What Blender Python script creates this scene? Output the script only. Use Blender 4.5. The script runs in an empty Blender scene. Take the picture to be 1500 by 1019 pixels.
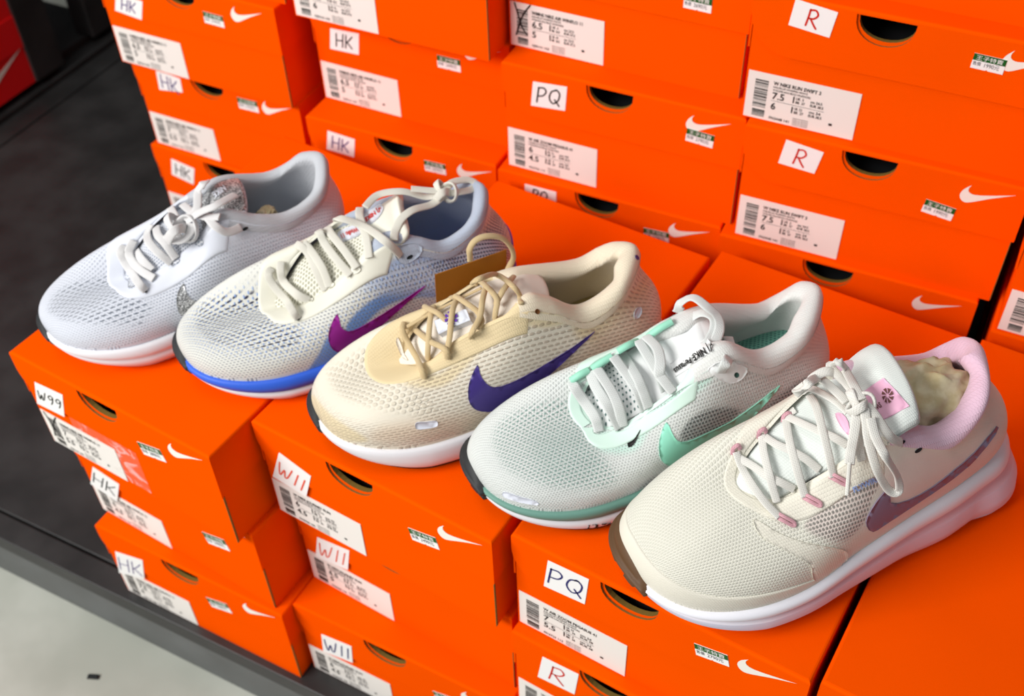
import bpy, bmesh, math, random
import numpy as np
from mathutils import Vector, Matrix
from mathutils.bvhtree import BVHTree
from mathutils.geometry import delaunay_2d_cdt

# ---------------------------------------------------------------- camera, world, lights, exposure
S = bpy.context.scene
COL = S.collection
YAW, PIT, ROL = 0.5825, 0.7910, -0.03777
CAM = np.array([0.69673, -0.32469, 0.64416]); FPX = 1680.16
def _axes():
    cy, sy = math.cos(YAW), math.sin(YAW)
    f = np.array([-sy*math.cos(PIT), cy*math.cos(PIT), -math.sin(PIT)])
    r = np.array([cy, sy, 0.]); u = np.cross(r, f)
    return f, math.cos(ROL)*r + math.sin(ROL)*u, -math.sin(ROL)*r + math.cos(ROL)*u
FWD, RT, UP = _axes()
cd = bpy.data.cameras.new('camera'); cam = bpy.data.objects.new('camera', cd); COL.objects.link(cam)
M = Matrix((RT, UP, -FWD)).transposed().to_4x4(); M.translation = Vector(CAM); cam.matrix_world = M
cd.sensor_width = 36; cd.lens = FPX/1500*36; cd.clip_start = .02; cd.clip_end = 60
cd.dof.use_dof = True; cd.dof.focus_distance = .66; cd.dof.aperture_fstop = 10
S.camera = cam
w = bpy.data.worlds.new('world'); S.world = w; w.use_nodes = True
w.node_tree.nodes['Background'].inputs[0].default_value = (.93, .96, 1, 1)
w.node_tree.nodes['Background'].inputs[1].default_value = .25
def area(name, loc, target, size, power, col=(1, .98, .95)):
    l = bpy.data.lights.new(name, 'AREA'); l.shape = 'RECTANGLE'; l.size, l.size_y = size; l.energy = power; l.color = col
    o = bpy.data.objects.new(name, l); COL.objects.link(o); o.location = loc
    o.rotation_euler = (Vector(target)-Vector(loc)).to_track_quat('-Z', 'Y').to_euler()
    return o
area('added_front_key', (-.50, -1.42, 1.28), (.25, .1, -.05), (1.3, .8), 50)  # added low key lamp, placed to brighten the box fronts
area('ceiling_light', (-.2, -.25, 2.3), (.2, .2, 0), (1.5, .5), 9)
S.view_settings.view_transform = 'Standard'; S.view_settings.look = 'None'
S.view_settings.exposure = 0.13; S.view_settings.gamma = 1; S.view_settings.use_curve_mapping = False

# ---------------------------------------------------------------- helpers
def srgb(h):
    if isinstance(h, str):
        h = h.lstrip('#'); c = [int(h[i:i+2], 16)/255 for i in (0, 2, 4)]
    else: c = [x/255 for x in h]
    return tuple((x/12.92 if x <= .04045 else ((x+.055)/1.055)**2.4) for x in c) + (1,)
class X:                                            # tiny node-expression helper
    nt = None
    def __init__(s, sock): s.s = sock
    @staticmethod
    def m(op, *a, clamp=False):
        n = X.nt.nodes.new('ShaderNodeMath'); n.operation = op; n.use_clamp = clamp
        for i, v in enumerate(a):
            if isinstance(v, X): X.nt.links.new(v.s, n.inputs[i])
            else: n.inputs[i].default_value = v
        return X(n.outputs[0])
    def __add__(s, o): return X.m('ADD', s, o)
    def __sub__(s, o): return X.m('SUBTRACT', s, o)
    def __mul__(s, o): return X.m('MULTIPLY', s, o)
    def __truediv__(s, o): return X.m('DIVIDE', s, o)
    def sq(s): return X.m('MULTIPLY', s, s)
def sstep(v, a, b, lo=0., hi=1.):
    n = X.nt.nodes.new('ShaderNodeMapRange'); n.interpolation_type = 'SMOOTHSTEP'
    X.nt.links.new(v.s, n.inputs[0])
    for i, k in enumerate((a, b, lo, hi)): n.inputs[i+1].default_value = k
    return X(n.outputs[0])
def mixc(fac, a, b):
    n = X.nt.nodes.new('ShaderNodeMix'); n.data_type = 'RGBA'
    def put(i, v):
        if isinstance(v, X): X.nt.links.new(v.s, n.inputs[i])
        elif isinstance(v, (tuple, list)): n.inputs[i].default_value = v
        else: n.inputs[i].default_value = v
    put(0, fac); put(6, a); put(7, b)
    return X(n.outputs[2])
def noise(scale, detail=2, coord=None):
    n = X.nt.nodes.new('ShaderNodeTexNoise'); n.inputs['Scale'].default_value = scale; n.inputs['Detail'].default_value = detail
    if coord is None:
        t = X.nt.nodes.new('ShaderNodeTexCoord'); coord = t.outputs['Object']
    X.nt.links.new(coord, n.inputs['Vector'])
    return X(n.outputs['Fac'])
def attr(name):
    n = X.nt.nodes.new('ShaderNodeAttribute'); n.attribute_name = name; return X(n.outputs['Fac'])
def uvxy():
    n = X.nt.nodes.new('ShaderNodeUVMap'); sp = X.nt.nodes.new('ShaderNodeSeparateXYZ'); X.nt.links.new(n.outputs[0], sp.inputs[0])
    return X(sp.outputs[0]), X(sp.outputs[1])
MATS = {}
def mat(name, color, rough=.6, spec=.5, fn=None, metal=0, sheen=0, alpha=1, trans=0):
    if name in MATS: return MATS[name]
    m = bpy.data.materials.new(name); m.use_nodes = True; X.nt = m.node_tree
    b = m.node_tree.nodes['Principled BSDF']
    c = srgb(color) if not (isinstance(color, tuple) and len(color) == 4) else color
    b.inputs['Base Color'].default_value = c; b.inputs['Roughness'].default_value = rough
    b.inputs['Specular IOR Level'].default_value = spec; b.inputs['Metallic'].default_value = metal
    b.inputs['Sheen Weight'].default_value = sheen; b.inputs['Alpha'].default_value = alpha
    m.diffuse_color = c
    if fn: fn(m, b, c)
    MATS[name] = m; return m
def link(a, sock): X.nt.links.new(a.s, sock)
def bump(b, h, dist=.001, strength=1.):
    n = X.nt.nodes.new('ShaderNodeBump'); n.inputs['Distance'].default_value = dist; n.inputs['Strength'].default_value = strength
    link(h, n.inputs['Height']); X.nt.links.new(n.outputs[0], b.inputs['Normal'])
def newobj(name, mesh, parent=None, mats=()):
    o = bpy.data.objects.new(name, mesh); COL.objects.link(o)
    if parent is not None: o.parent = parent
    for m in mats: mesh.materials.append(m)
    return o
def pyobj(name, verts, faces, material, parent=None, smooth=False, mi=None):
    me = bpy.data.meshes.new(name); me.from_pydata([tuple(map(float, v)) for v in verts], [], faces); me.update()
    if smooth: me.polygons.foreach_set('use_smooth', [True]*len(me.polygons))
    ms = material if isinstance(material, (list, tuple)) else [material]
    o = newobj(name, me, parent, ms)
    if mi is not None: me.polygons.foreach_set('material_index', mi)
    return o
def empty(name, loc=(0, 0, 0), rz=0, label=None, cat=None, group=None):
    o = bpy.data.objects.new(name, None); COL.objects.link(o); o.location = loc; o.rotation_euler = (0, 0, rz); o.empty_display_size = .05
    if label: o['label'] = label
    if cat: o['category'] = cat
    if group: o['group'] = group
    return o
class MB:                                            # mesh collector
    def __init__(s): s.v = []; s.f = []; s.m = []
    def add(s, v, f, mi=0):
        k = len(s.v); s.v += [tuple(p) for p in v]; s.f += [tuple(i+k for i in q) for q in f]; s.m += [mi]*len(f)
    def box(s, x0, x1, y0, y1, z0, z1, mi=0):
        s.add([(x0,y0,z0),(x1,y0,z0),(x1,y1,z0),(x0,y1,z0),(x0,y0,z1),(x1,y0,z1),(x1,y1,z1),(x0,y1,z1)],
              [(0,3,2,1),(4,5,6,7),(0,1,5,4),(1,2,6,5),(2,3,7,6),(3,0,4,7)], mi)
    def prism_xz(s, poly, y0, y1, mi=0, mside=0):    # polygon in x,z (ccw seen from -y) extruded y0..y1
        n = len(poly); tri = tess(poly)
        s.add([(x, y0, z) for x, z in poly], tri, mi)
        s.add([(x, y1, z) for x, z in poly], [t[::-1] for t in tri], mi)
        vs = [(x, y0, z) for x, z in poly]+[(x, y1, z) for x, z in poly]
        for i in range(n):
            j = (i+1) % n
            mm = mside[i] if isinstance(mside, (list, tuple)) else mside
            s.add([vs[i], vs[j], vs[n+j], vs[n+i]], [(0, 3, 2, 1)], mm)
    def build(s, name, material, parent=None, smooth=False): return pyobj(name, s.v, s.f, material, parent, smooth, s.m)
def tess(poly):
    from mathutils.geometry import tessellate_polygon
    t = tessellate_polygon([[Vector((p[0], p[1], 0)) for p in poly]])
    out = []
    for a, b, c in t:
        P, Q, R_ = poly[a], poly[b], poly[c]
        ar = (Q[0]-P[0])*(R_[1]-P[1])-(Q[1]-P[1])*(R_[0]-P[0])
        out.append((a, b, c) if ar > 0 else (a, c, b))
    return out
def ray(u, v):
    d = FWD + RT*(u-750)/FPX - UP*(v-509.5)/FPX
    return d/np.linalg.norm(d)
def catmull(P, n, closed=False):
    P = np.asarray(P, float); N = len(P)
    if closed: t = np.arange(n)/n*N
    else: t = np.linspace(0, N-1-1e-9, n)
    i = np.floor(t).astype(int); f = (t-i)[:, None]
    g = (lambda k: P[k % N]) if closed else (lambda k: P[np.clip(k, 0, N-1)])
    p0, p1, p2, p3 = g(i-1), g(i), g(i+1), g(i+2)
    return .5*(2*p1+(-p0+p2)*f+(2*p0-5*p1+4*p2-p3)*f**2+(-p0+3*p1-3*p2+p3)*f**3)

# ---------------------------------------------------------------- materials
def f_card(m, b, c):
    n = noise(9, 3); n2 = noise(900, 1)
    hsv = mixc(sstep(n, .3, .7), tuple(x*.96 for x in c[:3])+(1,), c)
    link(hsv, b.inputs['Base Color']); link(sstep(n, .2, .8, .5, .62), b.inputs['Roughness']); bump(b, n2, .0003, .12)
orange = mat('orange_card', (0.96, .088, .0002, 1), .6, .0, f_card)
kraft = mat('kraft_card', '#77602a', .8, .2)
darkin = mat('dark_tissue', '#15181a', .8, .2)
white_print = mat('white_ink', '#f4efe6', .5, .4)
paper = mat('label_paper', '#efeae4', .45, .4)
paper2 = mat('sticker_paper', '#f7f6f5', .4, .4)
ink = mat('black_ink', '#1a1918', .5, .3)
redpen = mat('red_pen', '#d3240c', .5, .3)
bluepen = mat('blue_pen', '#23246b', .5, .3)
violetpen = mat('violet_pen', '#5a4a86', .5, .3)
pinkpen = mat('light_red_pen', '#e8604a', .5, .3)
greenband = mat('green_band', '#0f5a1c', .5, .3)
thermal = mat('thermal_ink', '#4a4a50', .5, .3)
# ---------------------------------------------------------------- setting: shelf, floor, bay on the left
H = .1106; ZS = -3*H; W = .215; LB = .343
def f_floor(m, b, c):
    n = noise(6, 5); n2 = noise(60, 3)
    link(mixc(sstep(n, .3, .7), srgb('#a0a399'), srgb('#bdbfb6')), b.inputs['Base Color']); bump(b, n2, .0006, .2)
concrete = mat('polished_concrete', '#bfc1b8', .5, .4, f_floor)
def f_shelf(m, b, c):
    n = noise(14, 4); link(mixc(sstep(n, .3, .75), c, tuple(x*1.7 for x in c[:3])+(1,)), b.inputs['Base Color'])
    link(sstep(n, .2, .8, .36, .55), b.inputs['Roughness']); bump(b, noise(700, 1), .0002, .15)
shelfmat = mat('black_shelf_metal', '#262626', .45, .45, f_shelf)
lipmat = mat('grey_shelf_front', '#4d4f4f', .4, .5, f_shelf)
SA = math.atan2(.033, .392)                          # the shelf runs at a small angle to the front stacks
def sh(x, y, z): c, s = math.cos(SA), math.sin(SA); return (-.149+c*x-s*y, -.026+s*x+c*y, z)
def shbox(name, x0, x1, y0, y1, z0, z1, m, kind='structure'):
    b = MB(); b.box(x0, x1, y0, y1, z0, z1); bm = bmesh.new()
    me = bpy.data.meshes.new(name); b.v = [sh(*p) for p in b.v]
    me.from_pydata(b.v, [], b.f); bm.from_mesh(me)
    bmesh.ops.bevel(bm, geom=[e for e in bm.edges], offset=.0012, segments=2, affect='EDGES', profile=.5)
    bm.to_mesh(me); bm.free(); o = newobj(name, me, None, [m])
    if kind: o['kind'] = kind
    return o
ZF = -.413
fl = MB(); fl.box(-4, 4, -4, 4, ZF-.02, ZF); o = fl.build('floor', concrete); o['kind'] = 'structure'
wb_ = MB(); wb_.box(-4, 4, 1.02, 1.06, ZF, 2.2); wb_ = wb_.build('wall_back', mat('dark_wall', '#191a1b', .8, .2)); wb_['kind'] = 'structure'
shelf = empty('display_shelf', sh(0, 0, ZF), SA, 'long low black metal shelf plinth carrying all the orange shoe boxes', 'shelf')
def shpart(name, x0, x1, y0, y1, z0, z1, m, bev=.0012, par=None):
    me = bpy.data.meshes.new(name); b = MB(); b.box(x0, x1, y0, y1, z0-ZF, z1-ZF); me.from_pydata(b.v, [], b.f); bm = bmesh.new(); bm.from_mesh(me)
    if bev: bmesh.ops.bevel(bm, geom=list(bm.edges), offset=bev, segments=2, affect='EDGES', profile=.5)
    bm.to_mesh(me); bm.free(); return newobj(name, me, par or shelf, [m])
shpart('front_rail', -1.6, 1.6, 0, .026, ZS-.022, ZS, shelfmat)
shpart('front_face', -1.6, 1.6, .0015, .02, ZF, ZS-.0225, lipmat)
shpart('shelf_panel', -.515, 1.6, .0285, .87, ZS-.02, ZS, shelfmat)
shpart('shelf_panel', -1.6, -.519, .0285, .87, ZS-.02, ZS-.0005, shelfmat)
shpart('plinth_side', -1.59, 1.59, .03, .86, ZF, ZS-.021, lipmat, 0)
q_ = CAM+ray(127, 994)*((ZF-CAM[2])/ray(127, 994)[2])
sc_ = empty('floor_scrap', (q_[0], q_[1], ZF), .45, 'small black scrap lying on the pale floor in front of the shelf', 'litter')
b = MB(); b.prism_xz([(0, 0), (.011, 0), (.0125, .0016), (.0115, .003), (.001, .0026)], 0, .0045); b.build('scrap', mat('black_plastic', '#1c1e1f', .4, .4), sc_)
# frame of the neighbouring bay: base ledge and uprights
bay = empty('rack_frame', sh(-.62, .3, ZS), SA, 'black steel rack frame with uprights beside the red shoe boxes', 'rack')
def bpart(name, x0, x1, y0, y1, z0, z1, m=shelfmat, bev=.0015):
    me = bpy.data.meshes.new(name); b = MB(); b.box(x0, x1, y0, y1, z0, z1); me.from_pydata(b.v, [], b.f); bm = bmesh.new(); bm.from_mesh(me)
    bmesh.ops.bevel(bm, geom=list(bm.edges), offset=bev, segments=2, affect='EDGES', profile=.5); bm.to_mesh(me); bm.free()
    return newobj(name, me, bay, [m])
bpart('base_ledge', -.60, .03, -.25, .56, .0005, .02)
bpart('ledge_trim', .032, .062, -.25, .56, .0005, .009)
bpart('upright', .0, .06, .36, .42, .021, .9)
bpart('upright', .01, .05, .50, .55, .021, .9)
bpart('back_panel', -.02, 1.6, .565, .58, .0005, .9)

# ---------------------------------------------------------------- flat print: text, handwriting, emblem
_dg = None
_tc = {}
def text_tris(body, size, bold=0., align='LEFT'):
    key = (body, size, bold, align)
    if key in _tc: return _tc[key]
    c = bpy.data.curves.new('t', 'FONT'); c.body = body; c.size = size; c.offset = bold; c.align_x = align; c.resolution_u = 2
    o = bpy.data.objects.new('t', c); COL.objects.link(o)
    dg = bpy.context.evaluated_depsgraph_get(); dg.update()
    me = bpy.data.meshes.new_from_object(o.evaluated_get(dg))
    v = [tuple(p.co[:2]) for p in me.vertices]; f = [tuple(p.vertices) for p in me.polygons]
    bpy.data.objects.remove(o); bpy.data.meshes.remove(me); bpy.data.curves.remove(c)
    _tc[key] = (v, f); return v, f
class Flat:                                          # flat print in the x,z plane of a box front (y = depth)
    def __init__(s): s.v = []; s.f = []
    def text(s, body, x, z, size, bold=0., T=None, sx=1.):
        v, f = text_tris(body, size, bold); k = len(s.v)
        P = [(x+a*sx, z+b) for a, b in v]
        if T: P = [T(*p) for p in P]
        s.v += P; s.f += [tuple(i+k for i in q) for q in f]
    def quad(s, x0, x1, z0, z1, T=None):
        P = [(x0, z0), (x1, z0), (x1, z1), (x0, z1)]; k = len(s.v)
        if T: P = [T(*p) for p in P]
        s.v += P; s.f.append((k, k+1, k+2, k+3))
    def stroke(s, pts, wd, T=None, smooth=True):
        P = catmull(pts, max(2, len(pts)*6)) if smooth and len(pts) > 2 else np.array(pts, float)
        d = np.gradient(P, axis=0) if len(P) > 2 else np.repeat([P[-1]-P[0]], 2, 0)
        d /= np.linalg.norm(d, axis=1)[:, None]+1e-9; n = np.stack([-d[:, 1], d[:, 0]], 1)*wd/2
        A = np.concatenate([[P[0]-d[0]*wd*.4], P, [P[-1]+d[-1]*wd*.4]]); nn = np.concatenate([[n[0]*.5], n, [n[-1]*.5]])
        k = len(s.v); Q = []
        for a, b in zip(A, nn): Q += [tuple(a+b), tuple(a-b)]
        if T: Q = [T(*p) for p in Q]
        s.v += Q
        for i in range(len(A)-1): s.f.append((k+2*i, k+2*i+1, k+2*i+3, k+2*i+2))
    def poly(s, pts, T=None):
        k = len(s.v); t = tess(pts); P = [T(*p) for p in pts] if T else list(pts)
        s.v += P; s.f += [tuple(i+k for i in q) for q in t]
    def build(s, name, m, parent, y): return pyobj(name, [(x, y, z) for x, z in s.v], s.f, m, parent)
GLYPH = {'H': ([[(0,1),(.02,0)], [(.62,1.02),(.6,0)], [(.02,.48),(.6,.52)]], .62),
 'K': ([[(0,1),(0,0)], [(.55,.95),(.28,.62),(.03,.42)], [(.08,.47),(.3,.3),(.6,.02)]], .6),
 'P': ([[(.05,1),(.02,.5),(0,0)], [(.02,.95),(.4,1.0),(.6,.78),(.42,.5),(.06,.42)]], .6),
 'Q': ([[(.5,.98),(.12,.85),(.0,.4),(.28,.08),(.62,.3),(.7,.75),(.45,1.0),(.3,.92)], [(.38,.35),(.75,-.05)]], .75),
 'R': ([[(.05,1),(.04,.5),(0,0)], [(.03,.95),(.4,1.02),(.6,.78),(.4,.52),(.06,.46)], [(.2,.47),(.45,.2),(.7,-.03)]], .68),
 'W': ([[(0,.95),(.1,.3),(.22,.03),(.38,.6),(.5,.08),(.65,.2),(.78,1.0)]], .8),
 '1': ([[(.08,1),(.06,.5),(.04,0)]], .14),
 '9': ([[(.5,.85),(.28,1.0),(.05,.75),(.2,.5),(.48,.68),(.52,.9),(.5,.4),(.36,0)]], .55)}
def write(F, s, x, z, h, wd, T=None, gap=.24):
    for ch in s:
        st, wdt = GLYPH[ch]
        for p in st: F.stroke([(x+a*h*.85, z+b*h) for a, b in p], wd, T)
        x += (wdt*.85+gap)*h
def emblem(n=12):                                    # the curved tick, length 1, tip to the right
    up = catmull([(.165, 1.0), (.13, .80), (.14, .62), (.22, .51), (.36, .54), (.62, .71), (1.0, 1.0)], n*3)
    lo = catmull([(1.0, 1.0), (.62, .56), (.38, .24), (.24, .06), (.14, -.02), (.05, .07), (.0, .34), (.045, .68), (.165, 1.0)], n*4)
    P = np.concatenate([up[:-1], lo[:-1]]); P[:, 1] *= .40
    return [tuple(p) for p in P]
EMB = emblem()
random.seed(3)
_bars = []
x_ = 0
while x_ < 1: 
    w_ = random.choice([.012, .02, .03, .045]); _bars.append((x_, min(1, x_+w_))); x_ += w_+random.choice([.012, .018, .03])
def size_label(par, name1, s1, s2, code, uk, cross=False, x0=.004, z0=.0015, w=.088, h=.0415, y=-.0008):
    b = MB(); b.box(x0, x0+w, y-.0003, y+.0002, z0, z0+h); lab = b.build('size_label', paper, par)
    T = lambda a, c: (x0+a*w, z0+c*h)                # unit coordinates on the label
    F = Flat(); u = h
    for a, c in _bars[:-2]:                          # the barcode: horizontal bars stacked up the left end
        F.quad(x0+.07*w, x0+.19*w, z0+(.26+a*.68)*h, z0+(.26+c*.68)*h)
    for k in range(5): F.quad(x0+.075*w, x0+.19*w, z0+(.06+k*.03)*h, z0+(.075+k*.033)*h)
    F.build('barcode', ink, lab, y-.0005)
    F = Flat()
    def fit(body, xa, xb, z, size, bold=0.):
        v, f = text_tris(body, size, bold); wd = max(p[0] for p in v); F.text(body, x0+xa*w, z0+z*h, size, bold, None, (xb-xa)*w/wd)
    fit(name1, .235, .235+.0235*len(name1), .80, .0043, .00013)
    fit('SAIL/BLUE WHISPER-WHITE', .235, .545, .735, .0024, .00003); fit('VOILE/BLANC/BLEU MURMURE', .235, .575, .67, .0024, .00003)
    F.text(s1, x0+.235*w, z0+.50*h, .0084, .00017); F.text(s2, x0+.235*w, z0+.275*h, .0084, .00017)
    F.quad(x0+.235*w, x0+.71*w, z0+.455*h, z0+.463*h)
    for k, (a, c) in enumerate(((.585, uk[0]), (.365, uk[1]))):
        fit('UK  '+c[0], .45, .52, a, .0033, .00008); fit('BR  '+c[1], .45, .535, a-.08, .0033, .00008)
        fit('cm '+c[2], .58, .685, a, .0033, .00008); fit('EUR '+c[3], .58, .70, a-.08, .0033, .00008)
        F.quad(x0+.425*w, x0+.437*w, z0+(a-.08)*h, z0+(a+.06)*h)
    fit(code, .235, .42, .05, .0036, .00006)
    for k in range(4): fit('MADE IN VIETNAM', .45, .59, .165-.045*k, .0017)
    F.quad(x0+.77*w, x0+.80*w, z0+.20*h, z0+.25*h)
    F.build('printed_text', ink, lab, y-.0005)
    if cross:
        F = Flat(); F.stroke([T(.05, .98), T(.09, .7), T(.13, .45), T(.18, .3)], .0014); F.stroke([T(.22, 1.0), T(.13, .7), T(.06, .25)], .0014)
        F.build('marker_cross', ink, lab, y-.0007)
    return lab
UK = {'7.5': (('5', '37', '24.5', '38.5'), ('5.5', '37', '24', '38.5')), '6.5': (('4', '36.5', '23.5', '37.5'), ('4.5', '36.5', '23.5', '37.5')),
      '7': (('4.5', '36', '24', '38'), ('5', '36', '24', '38')), '6': (('3.5', '35', '23', '36.5'), ('4', '35', '23', '36.5'))}

# ---------------------------------------------------------------- the shoe box
LIDH = .050
_hole = {}
def notch(cx, zt, hw, dp, n=14):                      # left to right along the lower rim of the thumb hole
    P = []
    for i in range(n+1):
        a = math.pi*(1-i/n); P.append((cx+hw*math.cos(a)*(1.0), zt-dp*(math.sin(a)**.8)))
    return P
def make_lid(W_, H_, L_, hole):
    b = MB(); t = .0016; zt = H_-.0035; zb = H_-LIDH; r = .034
    # front flap with the big rounded lower left corner
    P = [(0, zt)]; n0 = 12
    arc = [(r-r*math.cos(a*math.pi/2/n0), zb+r-r*math.sin(a*math.pi/2/n0)) for a in range(n0+1)]
    P += arc + [(W_-.0006, zb), (W_, zb+.0006), (W_, zt)]
    ms = [0]*(len(P))
    for i in range(len(arc), len(arc)+2): ms[i] = 1
    if hole:
        nt = notch(hole, zt, .0215, .0215)[::-1]
        ms = ms[:len(P)-1] + [0] + [1]*(len(nt)-1) + [0]
        P += nt
    b.prism_xz(P, 0, t, 0, ms[:len(P)]+[0]*(len(P)-len(ms)))
    bm = bmesh.new(); me = bpy.data.meshes.new('lid')
    b.box(.0002, t, t, L_, zb+.002, zt); b.box(W_-t, W_-.0002, t, L_, zb+.002, zt); b.box(t, W_-t, L_-t, L_, zb, zt)
    me.from_pydata(b.v, [], b.f); bm.from_mesh(me)
    for f, mi in zip(bm.faces, b.m): f.material_index = mi
    # top plate, softly folded along its four upper edges
    vs = [bm.verts.new(p) for p in [(0,0,zt),(W_,0,zt),(W_,L_,zt),(0,L_,zt),(0,0,H_),(W_,0,H_),(W_,L_,H_),(0,L_,H_)]]
    fs = [bm.faces.new([vs[i] for i in q]) for q in [(0,3,2,1),(4,5,6,7),(0,1,5,4),(1,2,6,5),(2,3,7,6),(3,0,4,7)]]
    te = [e for e in fs[1].edges]
    bmesh.ops.bevel(bm, geom=te, offset=.0022, segments=3, affect='EDGES', profile=.5)
    bm.to_mesh(me); bm.free(); me.materials.append(orange); me.materials.append(kraft); return me
def make_body(W_, H_, L_, hole):
    b = MB(); e = .0022; x0, x1, y0, y1 = e, W_-e, .0019, L_-.002; t = .002; zt = H_-.0042
    P = [(x0, 0), (x1, 0), (x1, zt)]; ms = [0, 0, 0]
    if hole:
        nt = notch(hole+.001, zt, .0205, .0178)[::-1]; P += nt; ms += [1]*(len(nt))
    P += [(x0, zt)]; ms += [0]
    b.prism_xz(P, y0, y0+t*2.0, 0, ms)
    b.box(x0, x0+t, y0+t*2.0, y1, 0, zt); b.box(x1-t, x1, y0+t*2.0, y1, 0, zt); b.box(x0+t, x1-t, y1-t, y1, 0, zt); b.box(x0+t, x1-t, y0+t*2.0, y1-t, 0, t)
    # raw board edge showing at the right front corner fold
    b.box(x1, x1+.0006, y0, y0+.0016, .001, H_-LIDH-.001, 1)
    me = bpy.data.meshes.new('body'); me.from_pydata(b.v, [], b.f); me.materials.append(orange); me.materials.append(kraft)
    me.polygons.foreach_set('material_index', b.m); return me
_mc = {}
def f_tape(m, b, c):
    n = X.nt.nodes.new('ShaderNodeTexNoise'); n.inputs['Scale'].default_value = 38; n.inputs['Detail'].default_value = 4; n.inputs['Distortion'].default_value = 2.5
    t = X.nt.nodes.new('ShaderNodeTexCoord'); X.nt.links.new(t.outputs['Object'], n.inputs['Vector']); k = X(n.outputs['Fac'])
    link(sstep(k, .52, .68, .035, .30), b.inputs['Alpha']); bump(b, k, .002, .6)
TAPE = mat('clear_tape', (1, .93, .9, 1), .15, .6, f_tape)
def shoe_box(x, y, rz, z, label, code=None, pen=ink, sticker=None, price=None, pprice='2790元', lab=None, cross=False, logo=True,
             hole=.1, W_=W, H_=H, L_=LB, group='orange shoe boxes stacked on the shelf', front=True, logo_x=.165, px=.122, extra=None):
    t = empty('shoe_box', (x, y, z), rz, label, 'box', group)
    key = (W_, H_, L_, hole if front else 0)
    if key not in _mc: _mc[key] = (make_lid(W_, H_, L_, key[3]), make_body(W_, H_, L_, key[3]))
    newobj('lid', _mc[key][0], t); newobj('body', _mc[key][1], t)
    if not front: return t
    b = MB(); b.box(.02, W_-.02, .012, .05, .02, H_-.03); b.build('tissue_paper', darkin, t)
    c, s = math.cos(rz), math.sin(rz)
    def loc(u, v, yl=0.):                            # a point of the box front seen at pixel u,v -> box x,z
        d = ray(u, v); n = np.array([-s, c, 0.]); P0 = np.array([x-s*yl, y+c*yl, z])
        p = CAM+d*(((P0-CAM)@n)/(d@n)); q = p-np.array([x, y, z]); return (c*q[0]+s*q[1], q[2])
    if sticker:
        Q = [loc(*p) for p in sticker]; Q = [Q[0], Q[3], Q[2], Q[1]]
        b = MB(); b.prism_xz(Q, -.0005, -.0001); st = b.build('code_sticker', paper2, t)
        A, B, D = np.array(Q[0]), np.array(Q[3]), np.array(Q[1])   # top left, top right, bottom left
        ex, ez = B-A, A-D; wx = np.linalg.norm(ex); hz = np.linalg.norm(ez); ex = ex/wx; ez = ez/hz
        T = lambda a, b_: tuple(D+ex*a+ez*b_)
        tot = sum(GLYPH[ch][1]*.85+.24 for ch in code)-.24; hh = min(hz*.62, wx*.82/tot)
        F = Flat(); write(F, code, (wx-tot*hh)/2, (hz-hh)/2, hh, .0015, T)
        F.build('handwriting', pen, st, -.0007)
    if price:
        p0 = np.array(loc(*price[0])); p1 = np.array(loc(*price[1])); ex = p1-p0; wx = np.linalg.norm(ex); ex /= wx; ez = np.array([-ex[1], ex[0]]); hz = wx*.52
        T = lambda a, b_: tuple(p0+ex*a*wx+ez*(b_-1)*hz)
        pol = [T(0, 1), T(0, 0), T(.46, 0), T(.5, .07), T(.54, 0), T(1, 0), T(1, 1)]
        b = MB(); b.prism_xz(pol, -.0005, -.0001); st = b.build('price_sticker', paper2, t)
        F = Flat(); F.poly([T(0, .56), T(1, .56), T(1, 1), T(0, 1)]); F.build('green_band', greenband, st, -.0006)
        T2 = lambda a, b_: tuple(p0+ex*a+ez*(b_-hz))
        F = Flat(); F.text('王子特賣', .08*wx, hz*.645, wx*.175, 0, T2, 1.2); F.build('shop_lettering', paper2, st, -.0007)
        F = Flat(); F.text('售價', .03*wx, hz*.26, wx*.15, 0, T2, .85); F.text(pprice, .36*wx, hz*.22, wx*.2, 0, T2, .82); F.build('price_lettering', thermal, st, -.0007)
    if logo:
        F = Flat(); F.poly([(logo_x+.004+a*.0385, H_-.0235+b_*.0385*1.05) for a, b_ in EMB]); F.build('tick_logo', white_print, t, -.0002)
    if lab: size_label(t, *lab, cross=cross, y=.0015)
    if extra: extra(t, loc)
    return t
def NM(k): return {'w': 'WMNS NIKE AIR WINFLO 11', 'p': 'W AIR ZOOM PEGASUS 41', 's': 'W NIKE RUN SWIFT 3', 'j': 'W NIKE JOURNEY RUN'}[k]
def LAB(k, a, b):
    return (NM(k), a, b, {'w': 'FJ9510 103', 'p': 'FD2723 113', 's': 'FN3448 141', 'j': 'FN0228 100'}[k], UK[a])
R5 = SA+.008
def tape(t, loc):
    b = MB(); b.box(.045, .120, -.0001+.0012, .0014, .004, .058-.012+.01); b.build('clear_tape', TAPE, t)
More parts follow.
